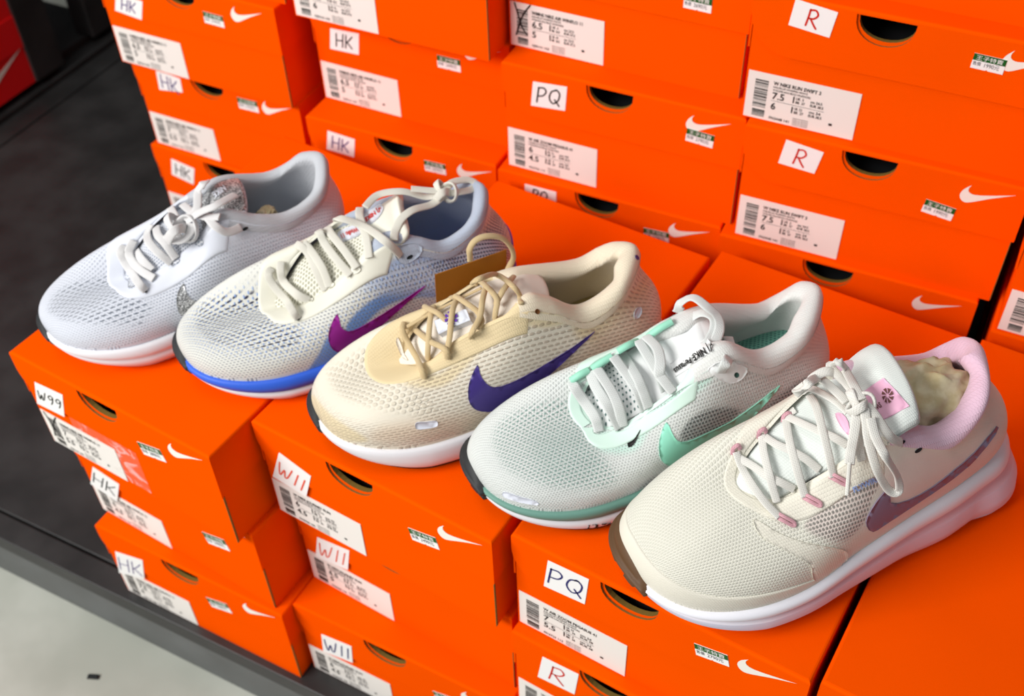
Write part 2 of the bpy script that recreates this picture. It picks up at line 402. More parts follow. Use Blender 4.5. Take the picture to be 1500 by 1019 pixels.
# front row
shoe_box(0, 0, 0, -H, 'orange shoe box coded W99, the topmost of the left front stack', 'W99', ink, [(51,559),(92,578),(95,610),(55,590)], [(201,646),(234,658)], '2890元', LAB('w','7','5.5'), True, extra=tape, hole=.097)
shoe_box(.003, .0125, 0, -2*H, 'orange shoe box coded HK, the middle one of the left front stack under W99', 'HK', ink, [(136,683),(175,709),(172,734),(133,708)], [(296,778),(328,790)], '2490元', LAB('w','6','4.5'), False, logo=True, hole=.097)
shoe_box(.0115, -.0035, .067, -3*H, 'orange shoe box coded HK in faint pen, bottom one of the left front stack', 'HK', violetpen, [(169,807),(209,820),(212,847),(175,838)], [(302,874),(332,884)], '2490元', LAB('w','7.5','6'), hole=.1)
shoe_box(.2175, .0435, -.006, -H, 'orange shoe box with crooked W11 sticker, topmost of the second front stack', 'W11', pinkpen, [(409,662),(456,697),(449,727),(400,697)], [(598,772),(638,787)], '2490元', LAB('j','6','4.5'), hole=.092)
shoe_box(.2215, .056, 0, -2*H, 'orange shoe box with red W11 sticker, the middle one of the second front stack', 'W11', pinkpen, [(465,786),(512,806),(510,834),(463,814)], None, lab=LAB('j','6.5','5'), logo=False, hole=.1)
shoe_box(.2255, .026, .067, -3*H, 'orange shoe box with blue W11 sticker, bottom one of the second front stack', 'W11', bluepen, [(471,928),(515,946),(517,970),(474,953)], [(634,1011),(665,1022)], '2490元', LAB('j','6','4.5'), hole=.095)
shoe_box(.4395, .0555, 0, -H, 'orange shoe box coded PQ in blue pen under the two right shoes', 'PQ', bluepen, [(803,820),(863,848),(857,884),(797,857)], [(1017,941),(1066,959)], '2790元', LAB('p','7','5.5'), hole=.091)
shoe_box(.4415, .047, 0, -2*H, 'orange shoe box coded R in red pen, under the blue PQ box', 'R', redpen, [(795,961),(848,987),(842,1016),(788,990)], None, lab=LAB('s','7.5','6'), logo=False, hole=.08)
shoe_box(.442, .050, 0, -3*H, 'orange shoe box at the foot of the PQ stack', front=False, group='hidden boxes at the foot of the stacks')
shoe_box(.6595, .060, 0, -H, 'orange shoe box with a bare top at the lower right corner', None, front=True, logo=False, hole=.095)
shoe_box(.6605, .062, 0, -2*H, 'orange shoe box under the bare lower right box', front=False, group='hidden boxes at the foot of the stacks')
shoe_box(.6600, .062, 0, -3*H, 'lowest orange shoe box, two below the bare lower right box', front=False, group='hidden boxes at the foot of the stacks')
# back row, column by column (left to right)
shoe_box(-.228, .372, R5, H, 'orange shoe box set back on top of the left rear stack', front=True, logo=False, W_=W, hole=0)
shoe_box(-.2415, .3605, R5, 0, 'orange shoe box with HK sticker cut by the top edge, upper left', 'HK', violetpen, [(170,-10),(209,2),(208,29),(169,15)], [(297,16),(326,24)], '2790元', LAB('w','6.5','5'), W_=.222, hole=.106)
shoe_box(-.2385, .372, R5, -H, 'orange shoe box with half hidden HK sticker, second from top of the left rear stack', 'HK', violetpen, [(228,100),(264,115),(268,135),(234,131)], [(347,142),(376,149)], '2790元', LAB('w','7','5.5'), W_=.217, hole=.1)
shoe_box(-.2425, .3685, R5, -2*H, 'orange shoe box with bold HK sticker just behind the grey shoe', 'HK', ink, [(251,232),(285,247),(284,270),(252,255)], None, lab=LAB('w','7','5.5'), W_=.220, hole=.095)
shoe_box(-.236, .370, R5, -3*H, 'orange shoe box at the foot of the left rear stack', front=False, group='hidden boxes at the foot of the stacks')
shoe_box(.003, .3805, R5+.01, H, 'orange shoe box with a size label cut by the top edge, second rear stack', None, lab=LAB('w','6.5','6'), W_=.205)
shoe_box(-.008, .4135, R5, 0, 'orange shoe box with black HK sticker, middle of the second rear stack', 'HK', ink, [(484,41),(526,49),(526,80),(484,71)], [(640,80),(674,88)], '2690元', LAB('w','6.5','5'), hole=.1, px=.12)
shoe_box(-.003, .3795, R5+.02, -H, 'orange shoe box with violet HK sticker behind the blue and white shoe', 'HK', violetpen, [(480,191),(520,204),(519,230),(479,218)], [(621,234),(652,241)], '2690元', lab=LAB('w','7','5.5'), hole=.1, W_=.211)
for k, zz in ((0, -2*H), (1, -3*H)): shoe_box(-.004, .385, R5, zz, 'orange shoe box '+('buried low in', 'at the very bottom of', 'at the foot of')[k]+' the second rear stack', front=False, group='hidden boxes at the foot of the stacks')
shoe_box(.2035, .434, R5, H, 'orange shoe box whose barcode is crossed out, top of the third rear stack', None, lab=LAB('w','6.5','5'), cross=True, price=[(1003,-10),(1044,-1)], pprice='2690元', logo=False, hole=.1)
shoe_box(.2135, .4085, R5+.012, 0, 'orange shoe box with black PQ sticker, third rear stack', 'PQ', ink, [(781,119),(831,127),(828,162),(778,154)], [(1007,187),(1047,199)], '2790元', lab=LAB('p','6','4.5'), hole=.102, W_=.221, logo_x=.167)
shoe_box(.2105, .4005, R5+.02, -H, 'orange shoe box whose lid just shows behind the cream shoe', 'PQ', ink, [(769,269),(815,281),(815,300),(769,290)], [(943,333),(980,341)], '2790元', hole=.1, W_=.217, logo_x=.166)
for k, zz in ((0, -2*H), (1, -3*H)): shoe_box(.2155, .405, R5, zz, 'orange shoe box '+('buried low in', 'at the very bottom of', 'at the foot of')[k]+' the third rear stack', front=False, group='hidden boxes at the foot of the stacks')
shoe_box(.455, .452, R5, 2*H+.0029, 'orange shoe box set back at the top right, above the R boxes', front=True, logo=False, hole=0)
shoe_box(.4265, .4285, R5+.015, H+.0029, 'orange shoe box with red R sticker at the top edge, right rear stack', 'R', redpen, [(1166,-2),(1228,18),(1215,55),(1155,36)], [(1428,77),(1476,88)], '1990元', LAB('s','7.5','6'), W_=.225, hole=.098, logo_x=.176)
shoe_box(.4365, .4215, R5+.022, 0, 'orange shoe box with red R sticker, just below the other R box on the right', 'R', redpen, [(1152,204),(1207,223),(1193,254),(1140,238)], [(1357,291),(1401,306)], '1990元', LAB('s','7.5','6'), W_=.219, H_=.1135, hole=.1, logo_x=.167)
shoe_box(.4285, .417, R5+.02, -H, 'orange shoe box whose lid just shows behind the mint shoe', None, hole=.096, logo=True, W_=.218)
for k, zz in ((0, -2*H), (1, -3*H)): shoe_box(.4345, .42, R5, zz, 'orange shoe box '+('buried low in', 'at the very bottom of', 'at the foot of')[k]+' the right rear stack', front=False, group='hidden boxes at the foot of the stacks')
shoe_box(.6625, .4165, R5, 0, 'orange shoe box cut by the right edge behind the pink shoe', None, lab=LAB('s','7.5','6'), logo=False)
shoe_box(.664, .42, R5, H, 'orange shoe box at the top right corner, right of the R boxes', front=False, group='')
for k, zz in ((0, -H), (1, -2*H), (2, -3*H)): shoe_box(.6625, .415, R5, zz, 'orange shoe box '+('just under the cut-off box in', 'buried low in', 'at the very bottom of')[k]+' the far right rear stack', front=False, group='hidden boxes at the foot of the stacks')
# red boxes in the neighbouring bay
red = mat('red_card', (0.85, .006, .008, 1), .42, .45, f_card)
def red_box(x, y, z, label, logo):
    t = empty('red_shoe_box', (x, y, z), SA, label, 'box', 'red shoe boxes in the dark left bay')
    wx, ly, hh = .21, .34, .1115
    b = MB(); b.box(.002, wx-.002, .002, ly-.002, 0, hh-.004); b.build('body', red, t)
    b = MB(); b.box(0, wx, 0, ly, hh-.003, hh); b.box(wx-.0016, wx, 0, ly, hh-.05, hh-.003); b.box(0, wx, 0, .0016, hh-.05, hh-.003); b.box(0, .0016, .0016, ly, hh-.05, hh-.003); b.build('lid', red, t)
    if logo:
        n = len(EMB); P = [(wx-.0012, .135+a*.15, .004+c*.15) for a, c in EMB]
        pyobj('tick_logo', P, tess(EMB), white_print, t)
    return t
for k in range(3):
    red_box(-.951+.0*k, .285, ZS+.021+k*.112, ['red shoe box with a white tick, lowest in the dark left bay', 'red shoe box stacked second in the dark left bay', 'red shoe box third up in the dark left bay'][k], k == 0)
# ---------------------------------------------------------------- running shoes
F0 = np.array([(.268,-.012,.030),(.261,.014,.027),(.242,.033,.025),(.212,.045,.024),(.176,.0475,.025),(.137,.043,.027),(.094,.037,.031),(.050,.036,.036),(.016,.026,.040),
   (.003,.000,.042),(.016,-.026,.040),(.050,-.034,.036),(.094,-.031,.032),(.137,-.031,.029),(.176,-.040,.026),(.212,-.045,.025),(.244,-.041,.026),(.262,-.031,.028)])
O0 = np.array([(.184,-.006,.070),(.181,.003,.0705),(.174,.009,.073),(.160,.013,.079),(.142,.017,.087),(.120,.022,.095),(.090,.031,.083),(.058,.030,.075),(.022,.022,.091),
   (.004,.000,.108),(.022,-.022,.091),(.058,-.030,.078),(.090,-.031,.086),(.120,-.028,.096),(.142,-.025,.088),(.160,-.022,.080),(.174,-.018,.073),(.181,-.013,.0705)])
NT = 288
def smooth01(x): x = np.clip(x, 0, 1); return x*x*(3-2*x)
def surf_uv(P):                                       # metric unrolling of the upper: along the shoe, around the shoe
    P = np.asarray(P); x = P[:, 0]; y = P[:, 1]+.004*1; z = P[:, 2]-.030
    ang = np.arctan2(y, np.maximum(z, .0)+.012)
    return np.stack([x, ang*.052+0*y], 1)
def set_uv(me, uv):
    l = me.uv_layers.new(name='surf'); idx = np.zeros(len(me.loops), int); me.loops.foreach_get('vertex_index', idx)
    l.data.foreach_set('uv', np.asarray(uv)[idx].astype(np.float32).ravel())
class Shoe:
    def __init__(s, pose, label, dF=None, dO=None, pad=.0045, flare=None, group='running shoes lined up on the box tops'):
        x, y, th, s.sx, s.sy, s.sz = pose
        s.root = empty('running_shoe', (x, y, 0.0003), th, label, 'shoe', group)
        s.R = np.array([[math.cos(th), -math.sin(th), 0], [math.sin(th), math.cos(th), 0], [0, 0, 1]]); s.o = np.array([x, y, .0003])
        s.F = F0.copy(); s.O = O0.copy()
        for k, d in (dF or {}).items(): s.F[k] += d
        for k, d in (dO or {}).items(): s.O[k] += d
        s.flare = flare; s.pad = pad; s.tris = []; s.sc = np.array([s.sx, s.sy, s.sz]); s.tongue_bvh = None
        s.build_shape()
    def build_shape(s, nv=40):
        f = catmull(s.F, NT, True); o = catmull(s.O, NT, True)
        d = np.roll(f, -1, 0)-np.roll(f, 1, 0); n = np.stack([d[:, 1], -d[:, 0]], 1); n /= np.linalg.norm(n, axis=1)[:, None]
        n *= np.sign(((f[:, :2]-np.array([.13, 0]))*n).sum(1))[:, None]; s.n = n
        Hh = o[:, 2]-f[:, 2]; toe = smooth01((f[:, 0]-.19)/.07); heel = np.clip((.06-f[:, 0])/.05, 0, 1)
        p1 = f.copy(); p1[:, :2] += n*(.006+.004*heel)[:, None]; p1[:, 2] += .55*Hh*(1-toe)+.026*toe
        hd = o[:, :2]-f[:, :2]; p2 = o.copy(); k = (.30*(1-toe)+.50*toe)*(1-heel)
        p2[:, :2] -= hd*k[:, None]; p2[:, 2] -= (.30*Hh*(1-toe)+.08*Hh*toe)*(1-heel)+heel*.35*Hh; p2[:, :2] -= n*(.006*heel)[:, None]
        v = np.linspace(0, 1, nv)[None, :, None]
        s.B = (1-v)**3*f[:, None]+3*(1-v)**2*v*p1[:, None]+3*(1-v)*v*v*p2[:, None]+v**3*o[:, None]
        s.f, s.op = f, o
    def grid(s, name, G, m, closed=True, parent=None, uv=True, attrs=None, smooth=True, hit=False, uvf=None):
        nt, nv = G.shape[:2]; V = (G*s.sc).reshape(-1, 3); fs = []
        for i in range(nt if closed else nt-1):
            j = (i+1) % nt
            for k in range(nv-1): fs.append((i*nv+k, i*nv+k+1, j*nv+k+1, j*nv+k))
        o = pyobj(name, V, fs, m, parent or s.root, smooth)
        if uv: set_uv(o.data, (uvf or surf_uv)(G.reshape(-1, 3)))
        for an, a in (attrs or {}).items():
            at = o.data.attributes.new(an, 'FLOAT', 'POINT'); at.data.foreach_set('value', np.asarray(a, np.float32).ravel())
        if hit: s.addhit(V, fs)
        return o
    def addhit(s, V, fs):
        s.tris.append((V, fs)); vv = []; ff = []
        for A, B_ in s.tris:
            k = len(vv); vv += [Vector(p) for p in A]; ff += [tuple(i+k for i in q) for q in B_]
        s.bvh = BVHTree.FromPolygons(vv, ff)
    # pixel -> point and normal on the shoe (local metres)
    def hit(s, u, v, bvh=None):
        d = s.R.T@ray(u, v); o = s.R.T@(CAM-s.o); b = bvh or s.bvh
        r = b.ray_cast(Vector(o), Vector(d))
        if r[0] is None:                              # just past the silhouette: nearest surface point
            best = None
            for t in np.linspace(.4, 1.5, 80):
                q = b.find_nearest(Vector(o+d*t))
                if best is None or q[3] < best[3]: best = q
            r = best
        p, n = np.array(r[0]), np.array(r[1])
        if n@d > 0: n = -n
        return p, n
    def at(s, u, v, yl):                              # pixel -> point on the lengthwise vertical plane y = yl (unscaled local)
        d = s.R.T@ray(u, v); o = s.R.T@(CAM-s.o); t = (yl*s.sy-o[1])/d[1]; return (o+d*t)/s.sc
    def px(s, P):                                     # local (scaled) -> pixels
        Q = (np.asarray(P)@s.R.T)+s.o-CAM; z = Q@FWD; return np.stack([750+FPX*(Q@RT)/z, 509.5-FPX*(Q@UP)/z], 1)
    def upper(s, m, attrs=None):
        s.up = s.grid('upper', s.B, m, hit=True, attrs=attrs(s.B.reshape(-1, 3), s) if attrs else None); return s.up
    def lining(s, m, insole_m, throat_m=None, over=.006, floor_dz=.007):
        o = s.op; c = o[:, :2].copy(); nin = -s.n                   # inwards
        ctr = np.stack([np.clip(o[:, 0], .045, .165), np.full(NT, -.002)], 1); di = ctr-o[:, :2]; di /= np.linalg.norm(di, axis=1)[:, None]+1e-9
        wc = smooth01((.135-o[:, 0])/.025)                          # padded round the collar, thin along the throat
        heel = np.clip((.03-o[:, 0])/.03, 0, 1)
        pad = .0012+(s.pad-.0012)*wc
        rings = []
        tang = s.B[:, -1]-s.B[:, -3]; tang /= np.linalg.norm(tang, axis=1)[:, None]
        base = o - tang*(over*wc)[:, None]
        for a in np.linspace(0, 1, 10):                             # rolled rim, slightly proud of the upper
            th = math.pi*(a*1.05-.02); r_ = base.copy(); r_ = base+tang*(over*wc)[:, None]*min(1, a*2.5)
            r_[:, :2] += di*((1-math.cos(th))*pad - .0008*(1-a))[:, None]
            r_ = r_+tang*(math.sin(th)*pad*.9)[:, None]
            rings.append(r_)
        last = rings[-1]; ins = s.f.copy(); ins[:, 2] += floor_dz; ins[:, :2] += nin*.010
        for a in (.12, .3, .5, .7, .88, 1.0):
            q = last*(1-a)+ins*a; bul = math.sin(a*math.pi)*.007; q[:, :2] -= di*bul*.6
            q[:, :2] += di*0; rings.append(q)
        G = np.stack(rings, 1); s.ringlast = G[:, 9]
        lo = s.grid('collar_lining', G, [m, throat_m or m], hit=True)
        lo.data.polygons.foreach_set('material_index', [int(wc[i] < .35 and k < 10) for i in range(NT) for k in range(G.shape[1]-1)])
        isl = s.f.copy(); isl[:, 2] += floor_dz+.0006; isl[:, :2] += nin*.0095
        Gi = np.stack([isl*(1-a)+np.array([.12, -.002, 0])*a*np.array([1, 1, 0])+isl*np.array([0, 0, 1])*a*0+np.array([0, 0, 1])*isl[:, 2:]*a for a in (0, .1, .3, .6, .97)], 1)
        s.grid('insole', Gi, insole_m, hit=True)
        return lo
    def tongue(s, m, pts=None, hw=None, thick=.003, padx=.115, name='tongue', sink=.0015, lab=None, sides=None):
        pts = pts if pts is not None else [(.190,-.003,.063),(.172,-.003,.071),(.155,-.003,.080),(.138,-.003,.0895),(.122,-.003,.099),(.110,-.002,.109),(.101,-.001,.120)]
        hw = hw or [.011,.015,.019,.023,.027,.031,.028]
        n = 60; C = catmull(pts, n); Hw = catmull(np.array([[h, 0, 0] for h in hw]), n)[:, 0]
        d = np.gradient(C, axis=0); d /= np.linalg.norm(d, axis=1)[:, None]; side = np.array([[0, 1., 0]]*n) if sides is None else catmull(sides, n); side /= np.linalg.norm(side, axis=1)[:, None]; up = np.cross(side, d); up /= np.linalg.norm(up, axis=1)[:, None]
        up *= np.sign(up[:, 2])[:, None]
        rows = []; K = 24
        th = thick*np.ones(n)*(1+1.2*smooth01((padx-C[:, 0])/.01))
        endround = np.ones(n); e = np.linspace(0, 1, n); Hw = Hw*np.sqrt(np.clip(1-((e-.93)/.07).clip(0, 1)**2.5, .15, 1))
        th = th*np.sqrt(np.clip(1-((e-.965)/.035).clip(0, 1)**2, .05, 1))
        ws = np.linspace(-1, 1, K)
        top = [C+side*(Hw*w_)[:, None]+up*(-.216*Hw*w_*w_ + th*.5*(1-abs(w_)**6))[:, None] for w_ in ws]
        bot = [C+side*(Hw*w_)[:, None]+up*(-.216*Hw*w_*w_ - th*.5*(1-abs(w_)**6))[:, None] for w_ in ws[::-1][1:-1]]
        G = np.stack(top+bot, 1); G = np.concatenate([G, G[:, :1]], 1)
        cap = np.repeat(G[-1:].mean(1, keepdims=True), G.shape[1], 1); G = np.concatenate([G, cap], 0)
        def tuv(P): return np.stack([P[:, 0]*1.25, P[:, 1]], 1)
        s.tg = (C, Hw, up, th, side)
        o = s.grid(name, G[:, ::-1], m, closed=False, hit=True, uvf=tuv); return o
    def tongue_layer(s, name, m, e0, e1, w0, w1, lift=.0007, parent=None, rim=.0):
        C, Hw, up, th, side = s.tg; n = len(C); I = np.linspace(e0*(n-1), e1*(n-1), 26); W_ = np.linspace(w0, w1, 18); G = np.zeros((28, 20, 3))
        f = lambda A, i: A[int(i)]*(1-(i % 1))+A[min(int(i)+1, n-1)]*(i % 1)
        for a in range(-1, 27):
            for b in range(-1, 19):
                i = I[min(max(a, 0), 25)]; w_ = W_[min(max(b, 0), 17)]; out = a in (-1, 26) or b in (-1, 18)
                G[a+1, b+1] = f(C, i)+f(side, i)*f(Hw, i)*w_+f(up, i)*(-.216*f(Hw, i)*w_*w_+f(th, i)*.5*(1-abs(w_)**6)+(-.0006 if out else lift))
        return s.grid(name, G, m, closed=False, hit=True, parent=parent)
    # midsole rows: list of (frac from feather 0 to ground 1, outward metres); bands: (name, material, row0, row1)
    def sole(s, rows, bands, outsole_m, toe_lift=.016, heel_lift=.004, lip=.0025, gfun=None, flat=.0):
        f = s.f; g = f.copy(); toe = np.clip((f[:, 0]-.20)/.07, 0, 1); s.toe = toe
        g[:, :2] += s.n*(.001-.006*toe)[:, None]; g[:, 2] = .0035+toe_lift*toe**1.6+heel_lift*np.clip((.03-f[:, 0])/.03, 0, 1)
        if gfun: g = gfun(g, f, s.n)
        top = f.copy(); top[:, 2] += lip
        R_ = []
        for fr, out in rows:
            q = top*(1-fr)+g*fr; oo = out(f) if callable(out) else out
            q[:, :2] += s.n*np.reshape(oo, (-1, 1))*1.0; R_.append(q)
        inner = top.copy(); inner[:, :2] -= s.n*.004; inner[:, 2] -= .001
        R_ = [inner]+R_
        s.R_rows = R_
        for nm, m, a, b in bands: s.grid(nm, np.stack(R_[a:b+1], 1)[:, ::-1], m, uv=False, hit=True)
        # outsole: thin tread layer following the ground line
        o0 = R_[-1].copy(); o1 = o0.copy(); o1[:, 2] -= .0032; o1[:, :2] -= s.n*.0008
        c = o1.copy(); c[:, 1] = c[:, 1]*.05
        a0 = o0.copy(); a0[:, :2] -= s.n*.0006
        G = np.stack([a0, o0+np.c_[s.n*.0004, np.full(NT, -.0006)], o1, c], 1)
        s.grid('outsole', G[:, ::-1], outsole_m, uv=False, hit=True)
    def patch_sole(s, name, m, t0, t1, r0, r1, out=.0018, teeth=0):
        # a rubber piece wrapped on the sole between stations t0..t1 and rows r0..r1 (fractional)
        R_ = np.concatenate([s.B[:, [6, 4, 2]]+np.r_[s.n.T, [np.zeros(NT)]].T[:, None]*.0006, np.stack(s.R_rows, 1)[:, 1:]], 1); N = 48; K = 18; tt = np.linspace(t0, t1, N)/18*NT
        G = np.zeros((N, K, 3)); nn = np.zeros((N, 3))
        for i, t in enumerate(tt):
            a = int(math.floor(t)) % NT; b = (a+1) % NT; fr = t-math.floor(t); row = R_[a]*(1-fr)+R_[b]*fr; nn[i, :2] = s.n[a]*(1-fr)+s.n[b]*fr
            e = abs(i/(N-1)*2-1); top = r0+(.9*e**4)*(r1-r0)*.35
            rr = np.linspace(top, r1, K); a0 = np.clip(np.floor(rr).astype(int), 0, R_.shape[1]-2); fr = (rr-a0)[:, None]
            G[i] = row[a0]*(1-fr)+row[a0+1]*fr
        ed = np.ones((N, K)); ed[0] = ed[-1] = -.5; ed[:, 0] = -.3
        if teeth: ed[:, -4:] *= (1+.5*np.sign(np.sin(np.linspace(0, teeth*2*math.pi, N))))[:, None]
        G += nn[:, None]*(ed*out)[..., None]
        return s.grid(name, G[:, ::-1], m, closed=False, uv=False, hit=True)
    def decal(s, name, m, poly, lift=.0006, smooth=3, step=5, parent=None, bvh=None, flatuv=False, crown=0.):
        P = catmull(poly, len(poly)*smooth, True) if smooth > 1 else np.array(poly, float)
        x0, y0 = P.min(0); x1, y1 = P.max(0); pts = [Vector((float(a), float(b))) for a, b in P]; nb = len(pts)
        import itertools
        def inside(x, y):
            c = False; j = nb-1
            for i in range(nb):
                xi, yi = P[i]; xj, yj = P[j]
                if (yi > y) != (yj > y) and x < (xj-xi)*(y-yi)/(yj-yi)+xi: c = not c
                j = i
            return c
        xs = np.arange(x0+step/2, x1, step); ys = np.arange(y0+step/2, y1, step); inner = []
        for k, yy in enumerate(ys):
            for xx in xs:
                X_ = xx+(k % 2)*step/2
                if inside(X_, yy):
                    dd = np.min(np.hypot(P[:, 0]-X_, P[:, 1]-yy))
                    if dd > step*.45: inner.append(Vector((float(X_), float(yy))))
        r = delaunay_2d_cdt(pts+inner, [(i, (i+1) % nb) for i in range(nb)], [list(range(nb))], 1, 1e-4)
        V2 = [(p.x, p.y) for p in r[0]]; Fs = [tuple(f) for f in r[2]]
        H_ = [s.hit(u, v, bvh) for u, v in V2]; base = np.array([h[0] for h in H_]); nr = np.array([h[1] for h in H_])
        ori = [i[0] if len(i) else -1 for i in r[3]]; bidx = {}
        edge = {}
        for f in Fs:
            for a, b in zip(f, f[1:]+f[:1]): edge[(a, b)] = 1
        bd = [(a, b) for (a, b) in edge if (b, a) not in edge]
        isb = np.zeros(len(V2), bool)
        for a, b in bd: isb[a] = isb[b] = True
        # smooth normals over neighbours so the raised piece stays even
        nb_ = [[] for _ in V2]
        for f in Fs:
            for a, b in zip(f, f[1:]+f[:1]): nb_[a].append(b); nb_[b].append(a)
        for _ in range(2): nr = np.array([nr[i]+sum(nr[j] for j in nb_[i]) if nb_[i] else nr[i] for i in range(len(nr))]); nr /= np.linalg.norm(nr, axis=1)[:, None]
        top = base+nr*(lift*np.where(isb, .75, 1.0)+crown*(~isb))[:, None]; low = base-nr*.0012
        n0 = len(V2); V = np.concatenate([top, low]); FF = []
        up = None
        for f in Fs:
            a, b, c = (top[i] for i in f[:3]); nn = np.cross(b-a, c-a); FF.append(f if nn@nr[f[0]] > 0 else f[::-1])
        for a, b in bd: FF.append((a, a+n0, b+n0, b))
        o = pyobj(name, V, FF, m, parent or s.root, False)
        me = o.data; sm = [len(p.vertices) == 3 or True for p in me.polygons]; me.polygons.foreach_set('use_smooth', [i < len(Fs) for i in range(len(FF))])
        set_uv(me, surf_uv(V/s.sc)); return o
    def lace(s, name, m, pts, wd=.0062, th=.0017, parent=None, n=None, taper=False, bvh=None, twist=None, roundl=False):
        # pts: (u, v, lift) sequence; a flat woven band laid over the shoe
        P3 = []; N3 = []
        for q in pts:
            p, nn = s.hit(q[0], q[1], bvh)
            if len(q) > 2 and q[2]: 
                # keep the pixel: slide towards the viewer so the band passes above the surface by the lift
                d = s.R.T@ray(q[0], q[1]); p = p-d*(q[2]/max(.35, abs(nn@d)))
            P3.append(p); N3.append(nn)
        return s.band(name, m, P3, N3, wd, th, parent, n, roundl)
    def band(s, name, m, P3, N3, wd=.0062, th=.0017, parent=None, n=None, roundl=False):
        N3 = [np.array(q, float) for q in N3]
        if len(N3) > 3: N3[0] = N3[1]; N3[-1] = N3[-2]
        n = n or len(P3)*9; P = catmull(P3, n); Nn = catmull(N3, n)
        for _ in range(8):
            Nn[1:-1] = (Nn[:-2]+Nn[1:-1]*2+Nn[2:])/4
        d = np.gradient(P, axis=0); d /= np.linalg.norm(d, axis=1)[:, None]+1e-9
        Nn -= d*(Nn*d).sum(1)[:, None]; Nn /= np.linalg.norm(Nn, axis=1)[:, None]+1e-9; B = np.cross(d, Nn)
        K = 12; G = np.zeros((n+2, K+1, 3))
        for k in range(K+1):
            a = 2*math.pi*k/K; ca, sa = math.cos(a), math.sin(a)
            if not roundl: ca = math.copysign(abs(ca)**.7, ca); sa = math.copysign(abs(sa)**.7, sa)
            G[1:-1, k] = P+B*(ca*wd/2)+Nn*(sa*th/2+th*.35)
        G[0] = G[1].mean(0); G[-1] = G[-2].mean(0)
        L = np.concatenate([[0], np.cumsum(np.linalg.norm(np.diff(P, axis=0), axis=1))]); L = np.concatenate([[L[0]], L, [L[-1]]])
        o = pyobj(name, G.reshape(-1, 3), [(i*(K+1)+k, i*(K+1)+k+1, (i+1)*(K+1)+k+1, (i+1)*(K+1)+k) for i in range(n+1) for k in range(K)], m, parent or s.root, True)
        U = np.zeros((n+2, K+1, 2)); U[..., 0] = L[:, None]; U[..., 1] = np.cos(2*np.pi*np.arange(K+1)/K)[None]*wd/2
        set_uv(o.data, U.reshape(-1, 2)); return o
    def dot(s, name, m, u, v, ru, rv=None, ang=0, lift=.0004, parent=None):
        rv = rv or ru; c, si = math.cos(ang), math.sin(ang)
        return s.decal(name, m, [(u+c*ru*math.cos(a)-si*rv*math.sin(a), v+si*ru*math.cos(a)+c*rv*math.sin(a)) for a in np.linspace(0, 2*math.pi, 13)[:-1]], lift, 2, 3, parent)
def inpoly(P, poly):
    x, y = P[:, 0], P[:, 1]; c = np.zeros(len(P), bool); n = len(poly); j = n-1
    for i in range(n):
        xi, yi = poly[i]; xj, yj = poly[j]
        m = ((yi > y) != (yj > y)) & (x < (xj-xi)*(y-yi)/((yj-yi) or 1e-9)+xi); c ^= m; j = i
    return c
def softpoly(P, poly, soft):                          # 0..1 mask of pixels P against polygon, with a soft rim
    poly = catmull(poly, len(poly)*4, True); c = inpoly(P, poly); d = np.full(len(P), 1e9)
    for i in range(len(poly)):
        a = poly[i-1]; b = poly[i]; ab = b-a; t = np.clip(((P-a)@ab)/(ab@ab+1e-9), 0, 1); d = np.minimum(d, np.hypot(*(P-a-t[:, None]*ab).T))
    return smooth01(.5+np.where(c, d, -d)/(2*soft))
POSES = {}
PZ = {1: [0.1614, 0.2374, -2.0539, 0.943, 0.9864, 0.9833], 2: [0.31, 0.2661, -2.1903, 1.0015, 0.9973, 0.9984], 3: [0.4438, 0.2616, -2.2202, 0.9911, 0.9997, 0.9982],
      4: [0.5652, 0.2803, -2.1852, 0.9984, 1.0058, 1.0014], 5: [0.6885, 0.2641, -2.1943, 0.9785, 1.0841, 1.0144]}
OZ = {
1: [(194,-5,53),(191,7,56),(178,15,62),(160,19,70),(138,22,80),(111,26,97),(84,31,85),(56,31,77),(22,23,84),(6,0,99),(17,-18,97),(32,-27,89),(57,-30,85),(93,-28,97),(113,-24,98),(140,-20,91),(166,-16,80),(187,-12,64)],
2: [(188,-4,52),(184,7,56),(173,14,61),(156,19,72),(136,23,88),(106,26,105),(83,31,97),(61,32,88),(32,25,100),(17,0,107),(24,-18,105),(38,-28,98),(60,-30,97),(88,-28,104),(119,-24,103),(142,-20,97),(163,-16,87),(182,-12,68)],
3: [(199,-4,63),(195,8,67),(185,16,76),(172,19,87),(150,23,99),(122,31,112),(99,33,104),(72,32,86),(42,27,98),(18,0,105),(27,-18,102),(42,-28,94),(63,-30,88),(110,-27,99),(132,-23,101),(153,-19,97),(176,-16,90),(194,-12,76)],
4: [(190,-4,66),(187,8,61),(179,15,60),(167,20,64),(150,23,76),(121,28,99),(99,32,107),(68,33,88),(34,26,95),(8,0,101),(9,-18,97),(22,-28,87),(46,-30,82),(90,-27,101),(116,-24,103),(140,-20,98),(164,-16,92),(184,-12,78)],
5: [(199,-4,84),(196,9,83),(182,16,84),(169,20,92),(157,24,104),(131,30,126),(102,34,117),(75,35,107),(50,28,124),(29,0,128),(24,-20,119),(31,-29,108),(50,-32,103),(110,-28,126),(130,-25,129),(149,-21,122),(169,-17,112),(190,-12,95)]}
for k in OZ: OZ[k] = np.array(OZ[k])/1000.
F5 = F0.copy()
for i, p in {3:(.212,.045,.027),4:(.176,.048,.031),5:(.137,.0435,.040),6:(.094,.038,.047),7:(.050,.032,.052),8:(.015,.022,.055),9:(.000,0,.057),10:(.015,-.024,.055),11:(.050,-.032,.052),12:(.094,-.032,.047),13:(.137,-.032,.040),14:(.176,-.040,.031),15:(.212,-.045,.027)}.items(): F5[i] = p
